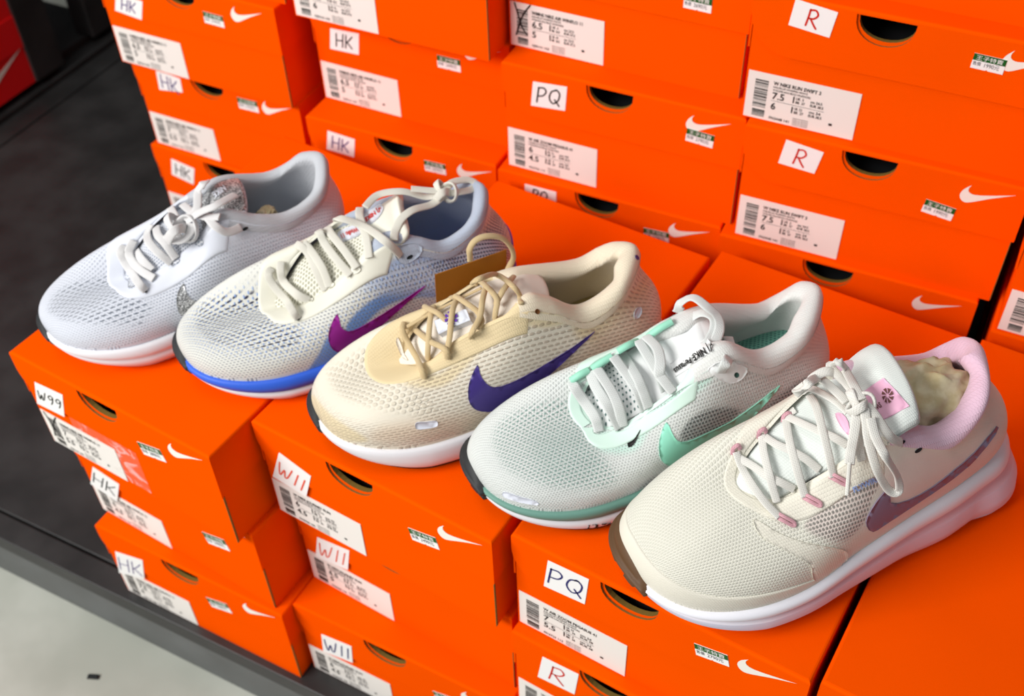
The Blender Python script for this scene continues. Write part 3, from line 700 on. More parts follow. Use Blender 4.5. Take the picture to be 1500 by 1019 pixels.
# ---- knit and mesh materials (pattern in the metric unrolled surface coordinates)
def lattice(u, v, pu, pv, ru, rv, shear=0., soft=.3, rowshift=.5):
    V = v/pv; row = X.m('FLOOR', V); fv = (X.m('FRACT', V)-.5)*pv; U = u/pu+row*rowshift; fu = (X.m('FRACT', U)-.5)*pu
    a = (fu+fv*shear)/ru; b = fv/rv; d = X.m('SQRT', a.sq()+b.sq()); return sstep(d, 1-soft, 1+soft, 1., 0.)
def knit(name, base, layers, tints=(), rough=.75, bumpd=.0006, weave=True, sheen=.15):
    # layers: (pu, pv, ru, rv, shear, mask attribute or None, colour, opacity); tints: (attribute, colour)
    def fn(m, b, c):
        u, v = uvxy(); col = None; h = None; cur = c
        for an, tc in tints: cur = mixc(attr(an), cur, srgb(tc))
        for pu, pv, ru, rv, shear, an, lc, op in layers:
            k = lattice(u, v, pu, pv, ru, rv, shear)
            if callable(an): k = k*an(u, v)
            elif an: k = k*attr(an)
            cur = mixc(k*op, cur, srgb(lc)); h = k if h is None else X.m('MAXIMUM', h, k)
        if isinstance(cur, X): link(cur, b.inputs['Base Color'])
        hh = h*-1. if h is not None else None
        if weave:
            w_ = lattice(u, v, .0011, .0009, .0005, .0004, .4)*.22; hh = w_ if hh is None else hh+w_
        bump(b, hh, bumpd, .8)
    return mat(name, base, rough, .3, fn, sheen=sheen)
def f_weave(m, b, c):
    u, v = uvxy(); k = lattice(u, v, .0016, .0009, .0009, .0005, .9); bump(b, k, .00035, .6)
    link(mixc(k*.35, tuple(x*.86 for x in c[:3])+(1,), c), b.inputs['Base Color'])
def f_fabric(m, b, c):
    u, v = uvxy(); k = lattice(u, v, .0016, .0014, .0008, .0007, .2); bump(b, k, .0004, .5)
def f_foam(m, b, c): bump(b, noise(1400, 1), .0003, .2)
def f_glitter(m, b, c):
    n = X.nt.nodes.new('ShaderNodeTexVoronoi'); n.inputs['Scale'].default_value = 1500
    t = X.nt.nodes.new('ShaderNodeTexCoord'); X.nt.links.new(t.outputs['Object'], n.inputs['Vector'])
    sp = X.nt.nodes.new('ShaderNodeSeparateColor'); X.nt.links.new(n.outputs['Color'], sp.inputs[0])
    k = sstep(X(sp.outputs[0]), .35, .95); link(mixc(k, srgb('#707274'), srgb('#f4f5f6')), b.inputs['Base Color'])
    bump(b, X(sp.outputs[1]), .0006, 1.)
white_foam = mat('white_foam', '#e6e4e8', .55, .35, f_foam)
black_rubber = mat('black_rubber', '#26282a', .6, .4, f_foam)
brown_rubber = mat('brown_rubber', '#5c4026', .6, .4, f_foam)
def strip(s, name, m, t0, t1, top, bot, lift=.0008, n=160, K=14):
    nv = s.B.shape[1]-1; facing(s); G = np.zeros((n, K+2, 3))
    def samp(arr, t, r):
        ti = t/18*NT; a = int(math.floor(ti)); f = ti-a; r = min(max(r, 0), nv-1e-6); b = int(r); g = r-b
        q = lambda i, j: arr[i % NT, j]
        return (q(a, b)*(1-g)+q(a, b+1)*g)*(1-f)+(q(a+1, b)*(1-g)+q(a+1, b+1)*g)*f
    for i, t in enumerate(np.linspace(t0, t1, n)):
        r1, r0 = top(t)*nv, bot(t)*nv
        for k in range(-1, K+1):
            kk = min(max(k, 0), K-1); r = r1+(r0-r1)*kk/(K-1); nn = samp(s.nrm, t, r); nn = nn/np.linalg.norm(nn)
            e = -.8 if k in (-1, K) or i in (0, n-1) else (.6 if k in (0, K-1) else 1); G[i, k+1] = samp(s.B, t, r)+nn*lift*e
    return s.grid(name, G, m, closed=False, hit=True)
eyelet_dark = mat('eyelet_shadow_hole', '#2c3034', .8, .1)
glitter = mat('silver_glitter', '#b9bbbd', .35, .6, f_glitter, metal=.35)

def facing(s):
    G = s.B*s.sc; du = np.roll(G, -1, 0)-np.roll(G, 1, 0); dv = np.gradient(G, axis=1); n = np.cross(du, dv); n /= np.linalg.norm(n, axis=2, keepdims=True)+1e-9
    if (n[NT//4, 10, 1]) < 0: n = -n
    s.nrm = n; vd = (G@s.R.T)+s.o-CAM; return ((n@s.R.T)*vd).sum(2).ravel() < 0
def regions(**polys):                                 # attribute painter from outlines of coloured areas
    def f(P, s):
        px = s.px(P*s.sc); vis = facing(s); out = {}
        for k, v in polys.items():
            if callable(v): out[k] = np.clip(v(P, s), 0, 1); continue
            a = np.zeros(len(P))
            for poly, soft in v: a = np.maximum(a, softpoly(px, np.array(poly, float), soft))
            out[k] = a*vis
        return out
    return f
def eyestay(s, name, m, w, t0=-5.2, t1=5.2, lift=.0009, scal=0., n_sc=4, inner=0.0, n=220, taper=True):
    # overlay following the throat edge; w(a) = width in rows of the upper grid at a in [-1,1]
    fac = facing(s); K = 12; tt = np.linspace(t0, t1, n); G = np.zeros((n, K+2, 3)); nv = s.B.shape[1]-1
    def samp(arr, t, r):
        ti = t/18*NT; a = int(math.floor(ti)); f = ti-a; r = min(max(r, 0), nv-1e-6); b = int(r); g = r-b
        q = lambda i, j: arr[i % NT, j]
        return (q(a, b)*(1-g)+q(a, b+1)*g)*(1-f)+(q(a+1, b)*(1-g)+q(a+1, b+1)*g)*f
    for i, t in enumerate(tt):
        a = t/max(abs(t0), abs(t1)); sc = scal*abs(math.sin(n_sc*math.pi*abs(a)))**.6 if abs(t) > .9 else 0
        top = nv*(1-inner)-sc*nv; bot = nv*(1-w(a)); 
        for k in range(K):
            r = top+(bot-top)*k/(K-1); nn = samp(s.nrm, t, r); nn = nn/np.linalg.norm(nn); e = .35 if k in (0, K-1) or i in (0, n-1) else 1
            G[i, k+1] = samp(s.B, t, r)+nn*lift*e
        nn = samp(s.nrm, t, top); G[i, 0] = samp(s.B, t, top)-nn*.001
        nn = samp(s.nrm, t, bot); G[i, -1] = samp(s.B, t, bot)-nn*.001
    return s.grid(name, G, m, closed=False, hit=True)
def pts3(s, L):                                       # (u,v,lift) on the surface, or (u,v,None,yl) in a lengthwise plane
    P = []; N = []
    for q in L:
        if len(q) == 4: P.append(s.at(q[0], q[1], q[3])*s.sc); N.append(np.array([-.15, .3, .95]))
        else:
            p, n = s.hit(q[0], q[1]); d = s.R.T@ray(q[0], q[1]); P.append(p-d*(q[2]/max(.4, abs(n@d)))); k_ = .15 if q[2] > .0065 else .6; N.append(n*k_+np.array([0, .25, .9])*(1.1-k_))
    return P, N
def L(s, m, pts, wd=.0062, th=.0017, name='lace', parent=None, roundl=False):
    P, N = pts3(s, pts); return s.band(name, m, P, N, wd, th, parent, None, roundl)
def knotball(s, m, u, v, lift, r, wd=.006, yl=None, parent=None):
    if yl is None:
        p, n = s.hit(u, v); d = s.R.T@ray(u, v); c = p-d*lift/max(.4, abs(n@d))
    else: c = s.at(u, v, yl)*s.sc
    P = []; N = []
    for a in np.linspace(0, 2*math.pi, 29):
        x = math.sin(a)+2*math.sin(2*a); y = math.cos(a)-2*math.cos(2*a); z = -math.sin(3*a)
        q = np.array([x*.33, y*.36, z*.55])*r; P.append(c+q); N.append(q+np.array([0, 0, 1e-4]))
    return s.band('knot', m, P, N, wd, .0022, parent, 150)
def quad_map(q):                                      # unit square -> picture quad (origin, x end, opposite, y end)
    A, B, C, D = (np.array(p, float) for p in q)
    return lambda x, y: A*(1-x)*(1-y)+B*x*(1-y)+C*x*y+D*(1-x)*y
def text_on(s, name, m, body, quad, parent=None, bold=.02, lift=.0008, off=None):
    v, f = text_tris(body, 1., bold); v = np.array(v); x0, y0 = v.min(0); x1, y1 = v.max(0); Q = quad_map(quad); T = []
    for a, b in v:
        p = Q((a-x0)/(x1-x0), (b-y0)/(y1-y0)); h, n = s.hit(p[0], p[1], off); T.append(h+n*lift)
    pyobj(name, T, f, m, parent or s.root)
def pinwheel(s, m, quad, parent=None, lift=.001):
    Q = quad_map(quad); V = []; Fc = []
    for k in range(8):
        a = k*math.pi/4; pl = []
        for rr, da in ((.10, 0), (.30, -.22), (.5, -.38), (.5, .12), (.34, .16), (.2, .2)):
            pl.append((.5+rr*math.cos(a+da), .5+rr*math.sin(a+da)))
        k0 = len(V)
        for x, y in pl: p = Q(x, y); h, n = s.hit(p[0], p[1]); V.append(h+n*lift)
        Fc.append(tuple(range(k0, k0+len(pl))))
    return pyobj('pinwheel_mark', V, Fc, m, parent or s.root)
def make(k, label, upper_m, lining_m, insole_m, tongue_m, attrs=None, pad=.006, tongue_hw=None, tongue_pts=None, thick=.003, throat_m=None, over=.006, floor=.007, tend=None):
    s = Shoe(PZ[k], label, pad=pad); s.O = OZ[k]
    if k == 5: s.F = F5
    s.build_shape(); s.upper(upper_m, attrs); s.upbvh = s.bvh; s.lining(lining_m, insole_m, throat_m or upper_m, over, floor)
    o = OZ[k]; mid = lambda a, b, d=(0, 0, 0): (o[a]+o[b])/2+np.array(d)
    pts = tongue_pts or [mid(1, 17, (.008, 0, -.010)), mid(1, 17, (-.003, 0, -.003)), mid(2, 16, (0, 0, -.001)), mid(3, 15), mid(4, 14), mid(5, 13, (.004, 0, .002)), mid(5, 13, (-.006, 0, .005)), mid(5, 13, (-.012, 0, .009))]
    if tend:
        e = s.at(tend[0], tend[1], 0.); m5 = np.array(pts[5]); pts = pts[:6]+[(m5+e)/2+np.array([0, 0, .001]), e]
    tongue_hw = tongue_hw or [.013, .018, .021, .024, .027, .029, .029, .024]
    pr = [(1, 17), (2, 16), (3, 15), (4, 14), (5, 13)]
    sd = [o[a]-o[b] for a, b in pr]; sd = [q/np.linalg.norm(q) for q in sd]; sd = [q*.65+np.array([0, .35, 0]) for q in sd]
    sd = [sd[0], sd[0], sd[1], sd[2], sd[3], sd[4], sd[4], sd[4]]
    s.tongue(tongue_m, pts, tongue_hw, thick, sides=sd[:len(pts)]); return s
# ================================================================ shoe 1: white and grey, silver glitter tick
m1 = knit('white_knit', '#d9dde7', [(.0058,.0038,.0021,.0006,.9,'slits','#5f6976',1.), (.0026,.0021,.0008,.0005,.6,'dimple','#9ba3b4',.85)])
lin1 = mat('grey_lining', '#c3c6cc', .9, .15, f_fabric, sheen=.3); ins1 = mat('grey_insole', '#9aa0ab', .9, .1, f_fabric)
ov1 = mat('white_overlay', '#dadee8', .5, .3); ton1 = knit('white_tongue_mesh', '#e6e8ee', [(.0026,.0020,.0010,.0007,0,None,'#98a2b2',.9)], weave=False)
lc1 = mat('white_lace', '#e9e8e8', .8, .2, f_weave, sheen=.3)
s = make(1, 'white knit running shoe with a silver glitter tick, leftmost in the row', m1, lin1, ins1, ton1, throat_m=ov1, tend=(359,280), attrs=
        
         regions(slits=[([(70,452),(83,429),(111,414),(161,404),(176,412),(191,431),(221,447),(211,467),(200,475),(105,471),(80,461)], 5)],
                 dimple=lambda P, s: smooth01((.085-P[:, 2])/.02)*(1-smooth01((np.abs(P[:, 0]-.15)-.01)/.03)*.35)))
s.sole([(0,.0015),(.12,.0035),(.3,.0045),(.42,.004),(.5,.0028),(.58,.004),(.8,.0035),(.95,.0005),(1,-.002)], [('midsole', white_foam, 0, 9)], white_foam)
s.patch_sole('toe_guard', black_rubber, -1.5, .62, 1.6, 11, .0018, 4)
eyestay(s, 'eyestay', ov1, lambda a: .13+.26*smooth01((abs(a)-.12)/.5), lift=.0007)
s.decal('tick_emblem', glitter, [(269,415),(260,429),(259,447),(265,462),(276,457),(290,448),(319,433),(342,420),(375,397),(397,374),(367,393),(331,415),(303,434),(287,441),(277,435),(272,425)], .0007, 2)
tp = s.tongue_layer('tongue_patch', glitter, .60, .965, -.84, .84)
text_on(s, 'label_lettering', ov1, 'NIKE', [(327,272),(311,284),(316,291),(332,279)], tp, .03, .0012)
s.decal('size_window', ton1, [(190,408),(197,413),(196,421),(188,422)], .001, 2, 4)
for c in ((222,405,8,5,.4),(254,383,9,5,-.3),(292,355,6,6,0)): s.dot('eyelet_window', ton1, *c[:2], c[2], c[3], c[4], .0011)
s.dot('eyelet', eyelet_dark, 359, 335, 5, 2.2, -.5); s.dot('eyelet', eyelet_dark, 212, 426, 4, 2.5, .3)
for pts in ([(213,426,.001),(204,416,.004),(195,402,.006),(183,384,.006),(177,370,.005),(183,361,.001)],
            [(196,352,.001),(189,369,.004),(195,384,.006),(208,397,.006),(226,408,.001)],
            [(200,368,.002),(208,380,.004),(223,396,.003)],
            [(222,330,.001),(216,343,.005),(219,356,.007),(234,372,.007),(251,386,.001)],
            [(229,333,.002),(232,345,.006),(243,358,.007),(258,379,.001)],
            [(250,305,.001),(256,316,.006),(266,330,.010)],
            [(270,322,.012),(288,306,.010),(290,283,.010),(293,266,.008),(299,262,.006),(300,274,.004)],
            [(274,325,.012),(292,312,.012),(315,302,.009),(333,292,.005),(345,286,.002)],
            [(288,305,.006),(303,318,.007),(316,332,.007),(333,340,.006),(352,333,.001)],
            [(268,300,.004),(283,312,.008),(300,318,.008),(322,318,.005)]):
    L(s, lc1, pts, .0066)
knotball(s, lc1, 263, 335, .012, .0125, .0072)
L(s, lc1, [(244,345,.008),(252,352,.013),(266,352,.014),(278,342,.013),(282,328,.012)], .0066)
wb = empty('paper_wad', tuple(s.R@(s.at(388, 309, .01)*s.sc)+s.o), 0, 'small crumpled brown paper peeking out of the white silver-tick shoe', 'paper')
# ================================================================ shoe 2: off-white and blue knit, magenta tick
m2 = knit('offwhite_blue_knit', '#dfdfd8', [(.0028,.0021,.0007,.00045,.8,'dimple','#8f929c',.85), (.0052,.0036,.0019,.0006,.9,'slits','#2a2f4e',1.), (.0040,.0030,.0007,.0007,.2,'dots','#7fa0d8',.85), (.0024,.0018,.0009,.0005,.7,'heelmesh','#3d4763',.9)],
          [('bluea', '#6f95d2'), ('haze', '#c3cde0')])
lin2 = mat('pale_blue_lining', '#b3bccd', .9, .15, f_fabric, sheen=.3); ins2 = mat('blue_insole', '#2f6fd6', .85, .15, f_fabric)
ov2 = mat('cream_overlay', '#e2e0d2', .5, .35); ton2 = knit('cream_tongue_mesh', '#ebe9db', [(.0032,.0026,.0011,.0009,0,lambda u, v: sstep(u, .148, .154),'#a9a894',.9)], weave=False)
lc2 = mat('ivory_lace', '#e9e6da', .8, .2, f_weave, sheen=.3); mag = mat('magenta_film', '#8e0a86', .4, .45)
bluefoam = mat('blue_foam', '#2f62d8', .5, .4, f_foam)
s = make(2, 'off-white and blue knit running shoe with a magenta tick, second from left', m2, lin2, ins2, ton2, throat_m=ov2, floor=.012, attrs=
         regions(slits=[([(285,470),(295,445),(330,432),(385,425),(402,440),(425,470),(442,490),(430,508),(400,512),(320,505),(300,492)], 6)],
                 dots=[([(270,480),(285,450),(330,425),(400,420),(420,460),(470,480),(520,440),(560,400),(600,385),(640,380),(690,385),(650,420),(560,430),(480,500),(440,525),(330,520),(285,505)], 12)],
                 bluea=[([(506,480),(525,455),(560,430),(600,417),(645,420),(645,434),(600,436),(560,452),(530,480),(515,490)], 2.5), ([(448,550),(466,520),(484,490),(500,515),(518,518),(494,540),(470,552)], 2.5), ([(560,396),(600,372),(650,376),(690,378),(680,396),(640,398),(600,400),(570,412)], 7)],
                 haze=[([(530,420),(590,380),(660,372),(720,340),(735,370),(700,420),(600,430)], 14)],
                 heelmesh=[([(630,384),(690,365),(712,330),(728,300),(742,340),(748,390),(700,410),(650,404)], 7)],
                 dimple=lambda P, s: smooth01((.10-P[:, 2])/.02)*(1-smooth01((P[:, 0]-.17)/.05)*smooth01((P[:, 2]-.045)/.012))))
s.sole([(0,.0015),(.08,.0035),(.25,.0048),(.45,.0045),(.52,.0025),(.60,.0042),(.8,.0035),(.95,.0005),(1,-.002)], [('blue_midsole_band', bluefoam, 0, 5), ('midsole', white_foam, 5, 9)], white_foam)
s.patch_sole('toe_guard', black_rubber, -1.5, .80, 1.6, 11, .0018, 4)
eyestay(s, 'eyestay', ov2, lambda a: .13+.20*smooth01((abs(a)-.12)/.5), lift=.0009)
s.decal('tick_emblem', mag, [(494,459),(483,480),(481,498),(488,512),(501,515),(522,505),(550,484),(586,452),(623,418),(586,443),(550,466),(526,480),(510,485),(499,478)], .0007, 2)
s.decal('eyelet_plate', lin2, [(577,372),(585,360),(605,356),(618,362),(614,374),(600,384),(588,386)], .0009, 2)
s.dot('eyelet', eyelet_dark, 600, 376, 5, 2.6, -.5, .0013); s.dot('eyelet', eyelet_dark, 586, 374, 3, 2, -.5, .0013)
hf = mat('blue_heel_clip', '#4a49b8', .45, .4)
for c in ((452,437,8,5,.4),(482,418,9,5,-.2),(520,396,9,5,-.3)): s.dot('eyelet_window', ton2, *c[:2], c[2], c[3], c[4], .0013)
s.dot('eyelet', eyelet_dark, 435, 467, 4, 2.2, .3, .0013)
redink = mat('red_ink', '#d8342a', .5, .3)
la = s.decal('tongue_label', ov1, [(496,341),(512,333),(529,328),(531,338),(525,346),(510,352),(501,355),(497,350)], .0012, 3)
text_on(s, 'label_lettering', redink, 'Winflo 11', [(524,334),(500,345),(503,351),(527,340)], la, .02, .0016)
lb = s.decal('tongue_label', ov1, [(533,315),(545,306),(557,300),(562,306),(556,318),(545,328),(537,326)], .0012, 3)
text_on(s, 'label_lettering', redink, '√| NIKE', [(557,303),(534,320),(538,327),(561,310)], lb, .03, .0016)
for k_, pts in enumerate(([(436,467,.001),(428,455,.004),(420,441,.006),(402,420,.006),(393,403,.005),(398,394,.001)],
            [(412,384,.001),(411,396,.005),(416,413,.006),(434,430,.006),(453,440,.001)],
            [(404,412,.004),(420,420,.003),(440,436,.002)],
            [(434,358,.001),(441,361,.005),(452,372,.006),(463,396,.006),(477,425,.001)],
            [(445,356,.003),(456,368,.006),(472,392,.006),(483,420,.001)],
            [(462,333,.001),(468,340,.005),(476,357,.006),(494,381,.006),(514,403,.001)],
            [(478,330,.003),(486,344,.006),(504,366,.006),(523,393,.002)],
            [(488,315,.001),(497,320,.007),(533,332,.007),(564,353,.006),(587,374,.001)],
            [(521,294,.004),(527,318,.007),(536,346,.006),(541,378,.001)])):
    L(s, lc2, pts, .0062)
L(s, lc2, [(535,304,.008),(554,286,None,-.018),(589,281,None,-.014),(624,289,None,-.008),(645,284,None,-.004)], .006)
L(s, lc2, [(602,277,None,-.012),(625,279,None,-.008),(648,281,None,-.004)], .0055)
L(s, lc2, [(652,280,None,-.004),(662,268,None,-.010),(685,264,None,-.012),(697,270,None,-.008),(690,278,None,-.004),(672,282,None,0),(656,284,None,-.002)], .006)
L(s, lc2, [(650,286,None,-.002),(632,300,None,.004),(605,308,None,.010),(588,321,None,.014),(579,338,None,.019),(577,352,.002)], .0062)
knotball(s, lc2, 651, 281, 0, .0085, .0060, -.004)
strip(s, 'heel_clip', hf, 8.3, 11.5, lambda t: .10+.26*max(0, 1-abs((t-9.9)/1.6))**.5, lambda t: .0, .0012)
# ================================================================ shoe 3: cream, purple tick
m3 = knit('cream_jacquard', '#ece4d3', [(.0052,.0020,.0021,.00042,.3,'dash','#a8917a',.55), (.0048,.0034,.0017,.0012,.2,'toe','#d6cbb6',.6)], [('tan', '#ead9b4'), ('pinky', '#e2cfb8')], bumpd=.0008)
lin3 = mat('cream_lining', '#e9dcc4', .9, .15, f_fabric, sheen=.3); ins3 = mat('sand_insole', '#b9a877', .9, .1, f_fabric)
tan3 = mat('tan_knit', '#e3cfa6', .8, .2, f_fabric); ton3 = mat('cream_tongue', '#ece3d6', .85, .2, f_fabric)
lc3 = mat('beige_lace', '#d8bf92', .75, .25, f_weave, sheen=.2); pur = mat('purple_film', '#3f2f7d', .4, .4)
s = make(3, 'cream running shoe with a dark purple tick and beige laces, middle of the row', m3, lin3, ins3, ton3, throat_m=tan3, tend=(800,420), floor=.016, attrs=
         regions(toe=[([(478,545),(500,530),(545,500),(575,490),(590,540),(620,575),(640,600),(600,605),(540,595),(500,580)], 7)],
                 tan=[([(560,505),(585,470),(600,500),(630,545),(655,540),(690,500),(760,430),(800,450),(830,470),(800,480),(740,480),(690,530),(650,565),(600,565),(570,545)], 5), ([(452,590),(458,578),(480,603),(505,622),(540,645),(500,645),(475,630)], 3), ([(840,480),(900,455),(948,400),(950,430),(930,480),(880,510)], 10)],
                 pinky=[([(700,600),(800,550),(880,490),(940,430),(945,480),(880,530),(780,590),(700,640),(560,650),(560,625)], 14)],
                 dash=lambda P, s: 1-smooth01((P[:, 0]-.195)/.02)*smooth01((P[:, 2]-.04)/.012)), pad=.0085)
s.sole([(0,.0015),(.08,.0035),(.25,.0045),(.5,.005),(.75,.0042),(.93,.0015),(1,-.0005)], [('midsole', white_foam, 0, 7)], black_rubber)
s.patch_sole('toe_guard', black_rubber, -1.5, .6, 1.8, 9, .0018, 3)
eyestay(s, 'eyestay', tan3, lambda a: .27-.03*smooth01((abs(a)-.1)/.5), lift=.0005)
s.decal('tick_emblem', pur, [(699,534),(687,561),(686,584),(693,597),(706,602),(728,600),(766,580),(803,550),(840,516),(871,485),(833,512),(784,542),(747,561),(724,567),(711,560),(703,547)], .0008, 2)
refl = mat('reflective_film', '#dde1ee', .6, .3)
s.decal('reflective_strip', refl, [(608,622),(611,618),(624,617),(638,616),(641,619),(639,624),(625,627),(611,628)], .0009, 3)
s.dot('reflective_dot', mat('grey_reflective', '#c3ccd8', .3, .6), 934, 458, 9, 5, -1.2, .0008)
s.dot('eyelet', mat('brown_hole', '#6b4426', .8, .1), 787, 456, 3.5, 3.8, 0, .0009)
s.dot('heel_mark', pur, 933, 377, 4, 2.2, 1.0, .0006)
s.decal('vent_window', ton3, [(583,494),(588,505),(592,518),(598,528),(590,524),(584,512),(580,500)], .0011, 3)
for pts in ([(622,553,.001),(618,541,.003),(612,526,.005),(598,502,.006),(590,484,.005),(592,474,.001)],
            [(628,526,.001),(628,510,.005),(629,490,.006),(632,462,.005),(636,450,.001)],
            [(656,523,.001),(654,514,.005),(644,507,.006),(631,501,.005),(609,484,.002)],
            [(654,518,.002),(659,496,.006),(661,470,.008),(664,452,.007),(671,436,.001)],
            [(622,448,.001),(628,453,.005),(642,460,.008),(655,472,.005)],
            [(655,430,.001),(663,432,.005),(683,445,.008),(700,458,.006),(706,472,.004),(700,482,.003)],
            [(691,494,.001),(694,484,.005),(703,465,.008),(707,440,.008),(712,420,.003)],
            [(694,412,.001),(702,413,.005),(718,426,.009),(728,440,.008),(727,455,.006),(726,467,.001)],
            [(752,407,.002),(745,416,.006),(736,428,.008),(727,446,.004)],
            [(684,402,.016),(688,398,.018),(702,396,.018),(728,404,.015),(751,420,.010),(761,436,.004),(763,446,.001)]):
    L(s, lc3, pts, .0042, .0030, roundl=True)
L(s, lc3, [(592,481,.003),(640,455,.003),(706,422,.003)], .0026, .0014, name='elastic_cord')
lab = s.decal('lace_label', ov1, [(641,475),(655,470),(672,465),(687,459),(690,466),(693,474),(678,480),(662,487),(648,494),(645,485)], .0075, 1, 5)
pinwheel(s, mat('purple_ink', '#5a2f9c', .5, .3), [(657,468),(675,462),(679,480),(661,486)], lab, .0085)
L(s, lc3, [(687,380,None,-.030),(688,366,None,-.030),(697,353,None,-.030),(714,347,None,-.030),(734,350,None,-.030),(747,364,None,-.030),(750,380,None,-.030),(743,398,None,-.029)], .0046, .0034, name='heel_loop_cord', roundl=True)
T_ = [s.R@(s.at(u, v, y)*s.sc)+s.o for u, v, y in ((637,403,-.034),(742,366,-.034),(742,404,-.034),(690,432,-.034),(640,452,-.034))]
nT = s.R@np.array([0, -1., 0]); tg = empty('hang_tag', tuple(T_[4]), 0, 'brown card swing tag tucked behind the beige laces of the cream shoe', 'tag')
tv = [np.array(p)-T_[4] for p in T_]+[np.array(p)-T_[4]+nT*.0008 for p in T_]
pyobj('card', tv, [(0,1,2,3,4),(9,8,7,6,5)]+[(i, i+5, (i+1) % 5+5, (i+1) % 5) for i in range(5)], mat('brown_card', '#9a5e10', .6, .3, lambda m, b, c: bump(b, noise(500, 2), .0003, .4)), tg)
hp = T_[1]*.75+T_[0]*.25-nT*.0005-T_[4]+np.array([0, 0, -.006])
# ================================================================ shoe 4: white, mint tick
m4 = knit('white_mint_mesh', '#e1e5e2', [(.0021,.0016,.0006,.00045,.3,'fine','#c4c9c8',.6), (.0031,.0025,.0009,.00055,.5,'holes','#5f8f84',.8), (.0026,.0020,.0009,.0006,.4,'grey','#5e6463',1.)], [('haze', '#cfd8d4'), ('grey', '#b9bdbb'), ('minty', '#cfeee2')])
lin4 = mat('offwhite_lining', '#e2e3e0', .9, .15, f_fabric, sheen=.3)
ins4 = knit('mint_insole', '#7fc0ae', [(.0034,.003,.0010,.0010,0,None,'#3f7f74',.9)], weave=False)
mint = mat('mint_film', '#9cebd0', .4, .4); mintov = mat('pale_mint_overlay', '#d9f2e6', .5, .35); mintc = mat('mint_cord', '#9fe3c8', .5, .35)
ton4 = knit('white_tongue_perforated', '#e8eaea', [(.0036,.0040,.0007,.0007,0,'x','#2f5f5a',1.)], weave=False)
X.nt = ton4.node_tree
ton4b = knit('white_tongue_perf', '#e8eaea', [(.0032,.0034,.0007,.0007,0,lambda u, v: sstep(u, .183, .190),'#3d6a66',.9)], weave=False)
lc4 = mat('bright_white_lace', '#e9edeb', .8, .2, f_weave, sheen=.3); greenfoam = mat('sage_green_foam', '#6d998c', .55, .35, f_foam)
s = make(4, 'white mesh running shoe with a mint green tick, second from right', m4, lin4, ins4, ton4b, throat_m=mintov, tend=(1043,487), floor=.018, attrs=
         regions(holes=[([(722,640),(735,615),(780,592),(830,585),(850,610),(862,640),(900,690),(905,700),(880,715),(800,712),(745,690),(728,665)], 9)],
                 haze=[([(780,640),(850,625),(880,670),(870,700),(800,700)], 20)],
                 grey=[([(930,725),(955,700),(985,693),(1020,672),(1095,622),(1140,580),(1190,550),(1180,600),(1120,650),(1040,700),(960,730)], 5), ([(996,640),(1012,613),(1045,598),(1085,602),(1050,632),(1012,648)], 3)],
                 minty=[([(880,632),(915,632),(955,600),(1020,545),(1040,560),(960,620),(930,660),(880,660)], 6)],
                 fine=lambda P, s: np.ones(len(P))), pad=.0085)
s.sole([(0,.0015),(.06,.0035),(.2,.0040),(.36,.0036),(.42,.0020),(.50,.0042),(.75,.0042),(.93,.0015),(1,-.0005)], [('green_midsole_band', greenfoam, 0, 5), ('midsole', white_foam, 5, 9)], black_rubber)
s.patch_sole('toe_guard', black_rubber, -1.6, .75, 1.0, 11, .0028, 4)
eyestay(s, 'eyestay', mintov, lambda a: .07+.20*smooth01((abs(a)-.15)/.5), t0=-5.0, t1=5.0, lift=.0007, scal=.07)
s.decal('tick_emblem', mint, [(976,618),(966,643),(966,667),(974,679),(990,683),(1013,675),(1052,651),(1092,620),(1123,588),(1142,564),(1111,588),(1072,616),(1033,635),(1007,646),(992,645),(984,633)], .0008, 2)
s.decal('small_tick_emblem', ink, [(919,649),(921,655),(928,651),(934,640),(938,629),(931,640),(925,646)], .0010, 2, 4)
s.decal('reflective_strip', refl, [(736,722),(741,720),(762,727),(786,734),(787,739),(762,735),(740,728)], .0008, 2)
for c in ((905,628,6,4,0),(945,598,7,5,-.2),(982,572,6,5,-.2)): s.dot('eyelet', eyelet_dark, *c[:2], c[2]*.5, c[3]*.5, c[4], .001)
pl = s.decal('eyelet_plate', mat('white_plate', '#f0f2f2', .4, .4), [(1037,543),(1044,535),(1053,530),(1075,531),(1094,538),(1090,550),(1081,558),(1068,561),(1055,556)], .0010, 2)
s.dot('eyelet', mat('green_hole', '#3f5f58', .8, .1), 1078, 548, 3.6, 4, 0, .0014)
tl = s.decal('tongue_label', mat('white_label', '#f3f4f4', .5, .3), [(982,533),(1000,521),(1018,508),(1035,495),(1041,502),(1046,512),(1028,526),(1008,541),(990,552),(985,543)], .0009, 1, 5)
text_on(s, 'label_lettering', ink, '√| NIKE Pegasus', [(1042,501),(986,539),(992,550),(1048,512)], tl, .03, .0022)
for a, b in (((838,557),(862,543)), ((868,540),(897,523)), ((906,516),(937,499)), ((948,494),(985,472))):
    P_, N_ = pts3(s, [(a[0], a[1], .0005), ((a[0]+b[0])/2, (a[1]+b[1])/2-1, .0015), (b[0], b[1], .0005)]); s.band('lace_sleeve', mintc, P_, N_, .0050, .0042, None, 20, True)
